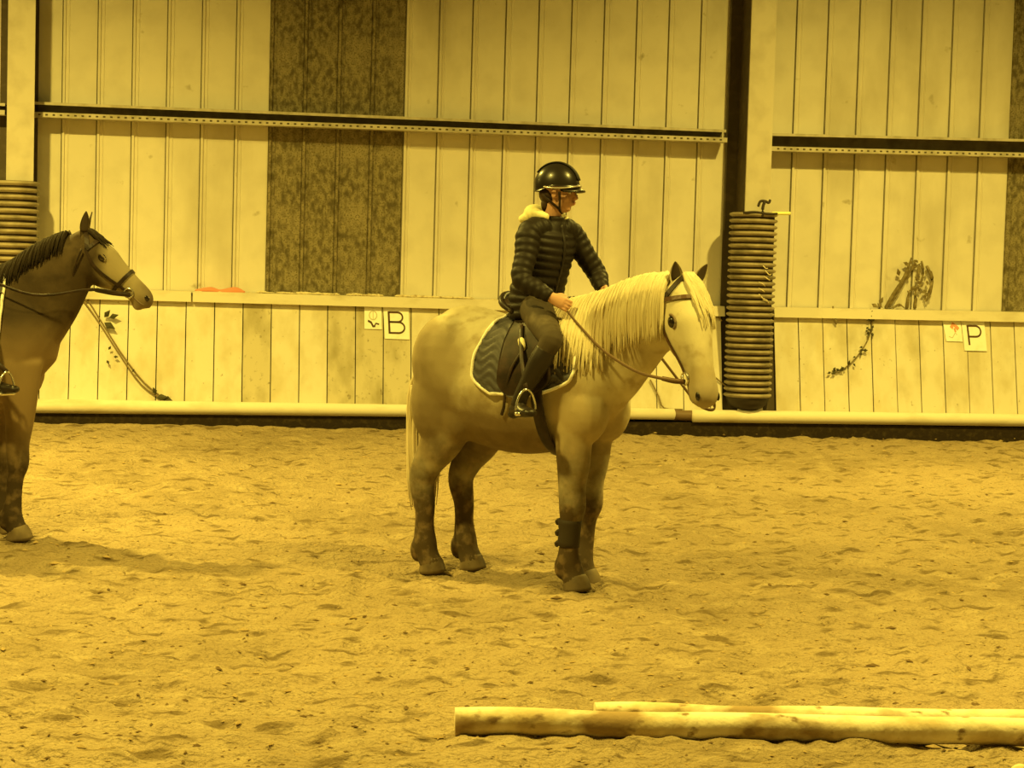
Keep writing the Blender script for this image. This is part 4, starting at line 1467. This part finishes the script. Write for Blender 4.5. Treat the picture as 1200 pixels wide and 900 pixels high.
def rider(name, label, origin, hd, J, cm, tree_h, head_yaw=.35, torso_yaw=-.2):
    root = empty(name, origin, hd)
    tag(root, label, 'person')
    P3 = lambda k: np.array(J[k], float)
    pel, neckb = P3('pelvis'), P3('neck')
    ct, st_ = math.cos(torso_yaw), math.sin(torso_yaw)
    tf, ts = np.array([ct, st_, 0]), np.array([-st_, ct, 0])

    def lerp(a, b, t): return a+(b-a)*t
    # ---------- head
    hc = P3('head')
    ch_, sh_ = math.cos(head_yaw), math.sin(head_yaw)
    R = np.array([[ch_, -sh_, 0], [sh_, ch_, 0], [0, 0, 1.0]])
    tip = math.radians(4)
    R = R@np.array([[math.cos(tip), 0, math.sin(tip)], [0, 1, 0], [-math.sin(tip), 0, math.cos(tip)]])
    H = lambda x, y, z: hc+R@np.array([x, y, z])
    skin = [ell(H(-.008, 0, .025), (.096, .074, .098), R), ell(H(.028, 0, -.035), (.060, .060, .078), R), ell(H(.045, 0, -.082), (.035, .032, .026), R),
            ell(H(.06, 0, .022), (.030, .052, .016), R), ell(H(.078, 0, -.052), (.018, .022, .018), R),
            loft([(*H(.080, 0, .015), .008, .008), (*H(.096, 0, -.008), .011, .011), (*H(.106, 0, -.022), .012, .013), (*H(.094, 0, -.030), .006, .010)], (0, 0, 1), 10, 3),
            ell(H(.096, 0, -.048), (.008, .018, .005), R), ell(H(.093, 0, -.060), (.008, .016, .006), R)]
    for s in (-1, 1):
        skin.append(ell(H(-.002, s*.074, -.008), (.016, .009, .030), R))
        skin.append(ell(H(.055, s*.034, -.028), (.025, .022, .025), R))
    skin.append(loft([(*(neckb+np.array([0, 0, -.06])), .055, .055), (*(neckb+np.array([.0, 0, .02])), .05, .05), (*H(-.02, 0, -.07), .046, .046), (*H(-.01, 0, -.02), .045, .045)], (1, 0, 0), 16, 3))
    # ---------- trunk and limbs under the clothes
    chest, waist = lerp(pel, neckb, .72), lerp(pel, neckb, .32)
    tor = [(*(pel-np.array([0, 0, .04])), .085, .125), (*pel, .095, .14), (*waist, .08, .115), (*chest, .092, .145), (*lerp(pel, neckb, .85), .065, .11), (*lerp(pel, neckb, .95), .045, .05)]
    skin.append(loft(tor, tf, 20, 4))
    legs = []
    for sd in ('r', 'l'):
        s = -1 if sd == 'r' else 1
        sh, el_, wr = P3(sd+'_shoulder'), P3(sd+'_elbow'), P3(sd+'_wrist')
        skin.append(loft([(*lerp(neckb, sh, .75), .036, .036), (*sh, .040, .040), (*lerp(sh, el_, .5), .036, .036), (*el_, .031, .031), (*lerp(el_, wr, .4), .030, .030), (*wr, .020, .024)], (1, 0, 0), 14, 4))
        hd_ = P3(sd+'_hand')
        skin += hand_parts(wr, el_, hd_-wr, None, np.array([.0, s*1.0, .25]))
        hip, kn, an, toe = P3(sd+'_hip'), P3(sd+'_knee'), P3(sd+'_ankle'), P3(sd+'_toe')
        skin.append(loft([(*lerp(pel, hip, .5), .07, .07), (*hip, .078, .075), (*lerp(hip, kn, .5), .064, .062), (*kn, .047, .047), (*lerp(kn, an, .3), .045, .045), (*an, .028, .028)], (1, 0, 0), 14, 4))
        skin.append(loft([(*an, .026, .026), (*(lerp(an, toe, .35)-np.array([0, 0, .03])), .016, .02), (*lerp(an, toe, .85), .01, .018)], (0, 0, 1), 12, 3))
    me = fuse('body', skin, .0048, 2)
    obj('body', me, m_skin, root, smooth=True)
    for s in (-1, 1):
        e_ = obj('eye', ell(H(.072, s*.031, .002), (.012, .012, .009), R), m_eyew, root, smooth=True)
        obj('iris', ell(H(.081, s*.032, .002), (.004, .0055, .0055), R), m_eye, e_, smooth=True)
        obj('eyebrow', tube([H(.078, s*.018, .020), H(.080, s*.032, .024), H(.068, s*.05, .020)], .004, 6, 3), m_hair, root, smooth=True)
    obj('lips', join([ell(H(.099, 0, -.049), (.005, .016, .003), R), ell(H(.097, 0, -.056), (.005, .014, .004), R)]), m_lip, root, smooth=True)
    obj('hair', join([ell(H(-.045, 0, -.015), (.062, .072, .06), R), ell(H(-.06, 0, -.07), (.03, .045, .045), R)]), m_hair, root, smooth=True)
    # ---------- helmet
    V, Fc = [], []
    nu, nv = 40, 18
    c0 = (-.012, 0, .028)
    for layer, sc in ((0, 1.0), (1, .90)):
        for i in range(nv+1):
            for j in range(nu):
                th = 2*PI*j/nu
                # rim lower at the back
                low = .02-.055*max(0, -math.cos(th))-.02*abs(math.sin(th))
                zr = low
                ph = (PI/2-math.asin(max(-.9, min(.9, (zr)/.13))))*i/nv
                rr = .128, .100, .130
                V.append(H(c0[0]+sc*rr[0]*math.sin(ph)*math.cos(th)*(1.0), c0[1]+sc*rr[1]*math.sin(ph)*math.sin(th), c0[2]+sc*rr[2]*math.cos(ph)))
    N = (nv+1)*nu
    for l in (0, 1):
        for i in range(nv):
            for j in range(nu):
                q = (l*N+i*nu+j, l*N+i*nu+(j+1) % nu, l*N+(i+1)*nu+(j+1) % nu, l*N+(i+1)*nu+j)
                Fc.append(q if l else q[::-1])
    for j in range(nu):
        a_, b_ = nv*nu+j, nv*nu+(j+1) % nu
        Fc.append((a_, b_, N+b_, N+a_))
    hel = obj('helmet', (V, Fc), m_helmet, root, smooth=True)
    # raised centre vent strip
    strip = [H(c0[0]+.131*math.cos(a), 0, c0[2]+.133*math.sin(a)) for a in np.linspace(.35, 2.6, 12)]
    obj('vent_strip', loft([(*p, .006, .026) for p in strip], R@np.array([0, 0, 1.0]), 10, 2), m_helmet2, hel, smooth=True)
    # peak
    V, Fc = [], []
    n = 20
    for k_ in range(2):
        for i in range(n+1):
            a = -1.15+2.3*i/n
            for e_ in range(3):
                rx = (.112, .135, .163)[e_]
                ry = (.096, .105, .108)[e_]
                V.append(H(c0[0]+rx*math.cos(a)+(0 if e_ else 0), ry*math.sin(a), .040-.010*e_*math.cos(a)-.028*abs(math.sin(a))**2-(0.007 if k_ else 0)))
    W = (n+1)*3
    for i in range(n):
        for e_ in range(2):
            q = (i*3+e_, i*3+e_+1, (i+1)*3+e_+1, (i+1)*3+e_)
            Fc.append(q)
            Fc.append(tuple(W+z for z in q[::-1]))
        Fc.append((i*3+2, W+i*3+2, W+(i+1)*3+2, (i+1)*3+2))
        Fc.append((i*3, (i+1)*3, W+(i+1)*3, W+i*3))
    obj('peak', (V, Fc), m_helmet, hel, smooth=True)
    tr_ = [H(c0[0]+.133*math.cos(a), .108*math.sin(a), .042-.024*abs(math.sin(a))**2) for a in np.linspace(-1.9, 1.9, 17)]
    obj('peak_trim', tube(tr_, .0055, 6, 2), m_trim, hel, smooth=True)
    for s in (-1, 1):
        obj('harness_strap', join([tube([H(.03, s*.086, .0), H(.034, s*.074, -.05), H(.03, s*.045, -.095), H(.032, 0, -.112)], .007, 6, 4), tube([H(-.065, s*.072, -.02), H(-.02, s*.076, -.055), H(.03, s*.05, -.092)], .007, 6, 4)]), m_leather, hel, smooth=True)
    # ---------- jacket
    jk = []
    jt = [(*(pel+np.array([.01, 0, -.10])), .137, .178), (*(pel+np.array([0, 0, .02])), .13, .172), (*waist, .127, .166), (*lerp(pel, neckb, .55), .13, .174), (*chest, .122, .178), (*lerp(pel, neckb, .88), .098, .16), (*lerp(pel, neckb, .98), .068, .085), (*(neckb+np.array([0, 0, .035])), .06, .062)]
    jk.append(loft(jt, tf, 32, 14, (.042, .07)))
    for sd in ('r', 'l'):
        sh, el_, wr = P3(sd+'_shoulder'), P3(sd+'_elbow'), P3(sd+'_wrist')
        jk.append(loft([(*lerp(neckb, sh, .35), .066, .066), (*sh, .070, .068), (*lerp(sh, el_, .5), .061, .061), (*el_, .055, .055), (*lerp(el_, wr, .5), .048, .048), (*lerp(el_, wr, .97), .035, .037)], (1, 0, 0), 24, 12, (.042, .11)))
    jme = fuse('jacket', jk, .0055, 2)
    jac = obj('jacket', jme, cm['jacket'], root, smooth=True)
    jt_tree = bvh(jme)
    zp = []
    for t in np.linspace(.0, .98, 12):
        c_ = lerp(pel, neckb, t)
        q = jt_tree.ray_cast(Vector(c_+tf*.5), Vector(-tf))[0]
        zp.append(q+Vector(tf)*.002 if q else Vector(c_+tf*.12))
    obj('zip', loft([(*p, .004, .009) for p in zp], tf, 6, 2), m_zip, jac, smooth=True)
    # ---------- hood
    if cm.get('hood'):
        hd1 = [neckb+tf*.03+ts*-.075+np.array([0, 0, .03]), neckb-tf*.04+ts*-.095+np.array([0, 0, .045]), neckb-tf*.105+ts*-.05+np.array([0, 0, .055]), neckb-tf*.125+np.array([0, 0, .055]), neckb-tf*.105+ts*.05+np.array([0, 0, .05]), neckb-tf*.04+ts*.095+np.array([0, 0, .035]), neckb+tf*.03+ts*.075+np.array([0, 0, .02])]
        h1 = loft([(*p, r_, r2) for p, r_, r2 in zip(hd1, (.02, .036, .045, .048, .044, .034, .02), (.018, .034, .05, .055, .048, .034, .018))], (0, 0, 1), 16, 4)
        h2 = ell(neckb-tf*.125+ts*-.05+np.array([0, 0, .02]), (.06, .075, .035))
        obj('hood', fuse('hood', [h1, h2], .006, 3), m_hood, root, smooth=True)
    # ---------- breeches and boots
    br, bo = [], []
    br.append(loft([(*(pel+np.array([0, 0, -.095])), .10, .14), (*(pel+np.array([0, 0, -.04])), .112, .152), (*(pel+np.array([0, 0, .03])), .10, .145)], tf, 20, 4))
    for sd in ('r', 'l'):
        s = -1 if sd == 'r' else 1
        hip, kn, an, toe = P3(sd+'_hip'), P3(sd+'_knee'), P3(sd+'_ankle'), P3(sd+'_toe')
        br.append(loft([(*lerp(pel, hip, .4), .09, .085), (*hip, .096, .09), (*lerp(hip, kn, .5), .082, .076), (*lerp(hip, kn, .85), .066, .06), (*kn, .062, .058), (*lerp(kn, an, .2), .056, .053), (*lerp(kn, an, .35), .052, .05)], (1, 0, 0), 20, 4))
        heel = an+(an-toe)*np.array([.35, .35, 0])+np.array([0, 0, -.055])
        bo.append(('b', fuse('boot', [loft([(*lerp(kn, an, .16), .058, .054), (*lerp(kn, an, .35), .062, .058), (*lerp(kn, an, .65), .05, .047), (*lerp(kn, an, .9), .041, .039), (*(an+np.array([0, 0, -.03])), .045, .04)], (1, 0, 0), 20, 4),
                                      loft([(*heel, .032, .034), (*(lerp(heel, toe, .3)+np.array([0, 0, .008])), .042, .038), (*(lerp(heel, toe, .65)+np.array([0, 0, .0])), .03, .041), (*toe, .022, .036), (*(toe+(toe-heel)*.08), .014, .024)], (0, 0, 1), 16, 4),
                                      boxless(heel)], .005, 2)))
    obj('breeches', fuse('breeches', br, .006, 3), cm['breech'], root, smooth=True)
    for _, m_ in bo:
        obj('boot', m_, m_boot, root, smooth=True)
    return root


def boxless(heel):
    return loft([(*(heel+np.array([0, 0, -.012])), .03, .03), (*(heel+np.array([0, 0, -.035])), .031, .031)], (1, 0, 0), 14, 2)


SHIFT = -.03
JA = dict(pelvis=(.155, 0, 1.565), neck=(.255, -.01, 1.985), head=(.288, -.015, 2.155),
          r_shoulder=(.205, -.165, 1.925), r_elbow=(.20, -.27, 1.675), r_wrist=(.375, -.245, 1.585), r_hand=(.45, -.205, 1.545),
          l_shoulder=(.285, .145, 1.925), l_elbow=(.37, .235, 1.715), l_wrist=(.46, .155, 1.625), l_hand=(.53, .11, 1.60),
          r_hip=(.19, -.10, 1.515), r_knee=(.43, -.315, 1.36), r_ankle=(.275, -.385, 1.03), r_toe=(.40, -.45, .975),
          l_hip=(.19, .10, 1.515), l_knee=(.43, .315, 1.36), l_ankle=(.275, .385, 1.03), l_toe=(.40, .45, .975))
JA = {k_: (v_[0]+(SHIFT if k_ in ('neck', 'head', 'r_shoulder', 'l_shoulder', 'pelvis') else 0), v_[1], v_[2]) for k_, v_ in JA.items()}
rA = rider('person', 'rider in black quilted jacket with pale hood sitting on the grey horse', orgA, hdA, JA, dict(jacket=m_jacket, breech=m_breech, hood=True), treeA, math.radians(16), math.radians(-10))
stirrup(sadA, body_side(treeA, .16, .55, -1, .05), (.345, -.42, .965), Vector((.85, -.5, 0)).normalized())
stirrup(sadA, body_side(treeA, .16, .55, 1, .05), (.345, .42, .965), Vector((.85, .5, 0)).normalized())
JB = {k_: (v_[0]-.22, v_[1], v_[2]+.055) for k_, v_ in JA.items()}
for sd_, q_ in (('r', -1),):
    JB[sd_+'_knee'], JB[sd_+'_ankle'], JB[sd_+'_toe'] = (.38, q_*.34, 1.39), (.48, q_*.40, 1.00), (.63, q_*.44, .935)
rB_ = rider('person', 'rider in dark clothes on the dark horse, only leg in the frame', orgB, hdB, JB, dict(jacket=m_jacket, breech=m_breech, hood=False), treeB, math.radians(0), 0)
stirrup(sadB, body_side(treeB, .04, .55, -1, .05), (.57, -.42, .905), Vector((.85, -.5, 0)).normalized())
stirrup(sadB, body_side(treeB, .04, .55, 1, .05), (.125, .42, 1.02), Vector((.85, .5, 0)).normalized())
# hanging strap behind the rider's leg and the one running down to the girth

ls = [onto(treeA, (.235, -.45, 1.34), .055), onto(treeA, (.20, -.45, 1.22), .05), onto(treeA, (.165, -.45, 1.07), .035), onto(treeA, (.15, -.45, .96), .02), onto(treeA, (.12, -.45, .89), .012)]
obj('loose_strap', loft([(*p, .009, .004) for p in ls], (1, 0, 0), 8, 5), m_leather, sadA, smooth=True)
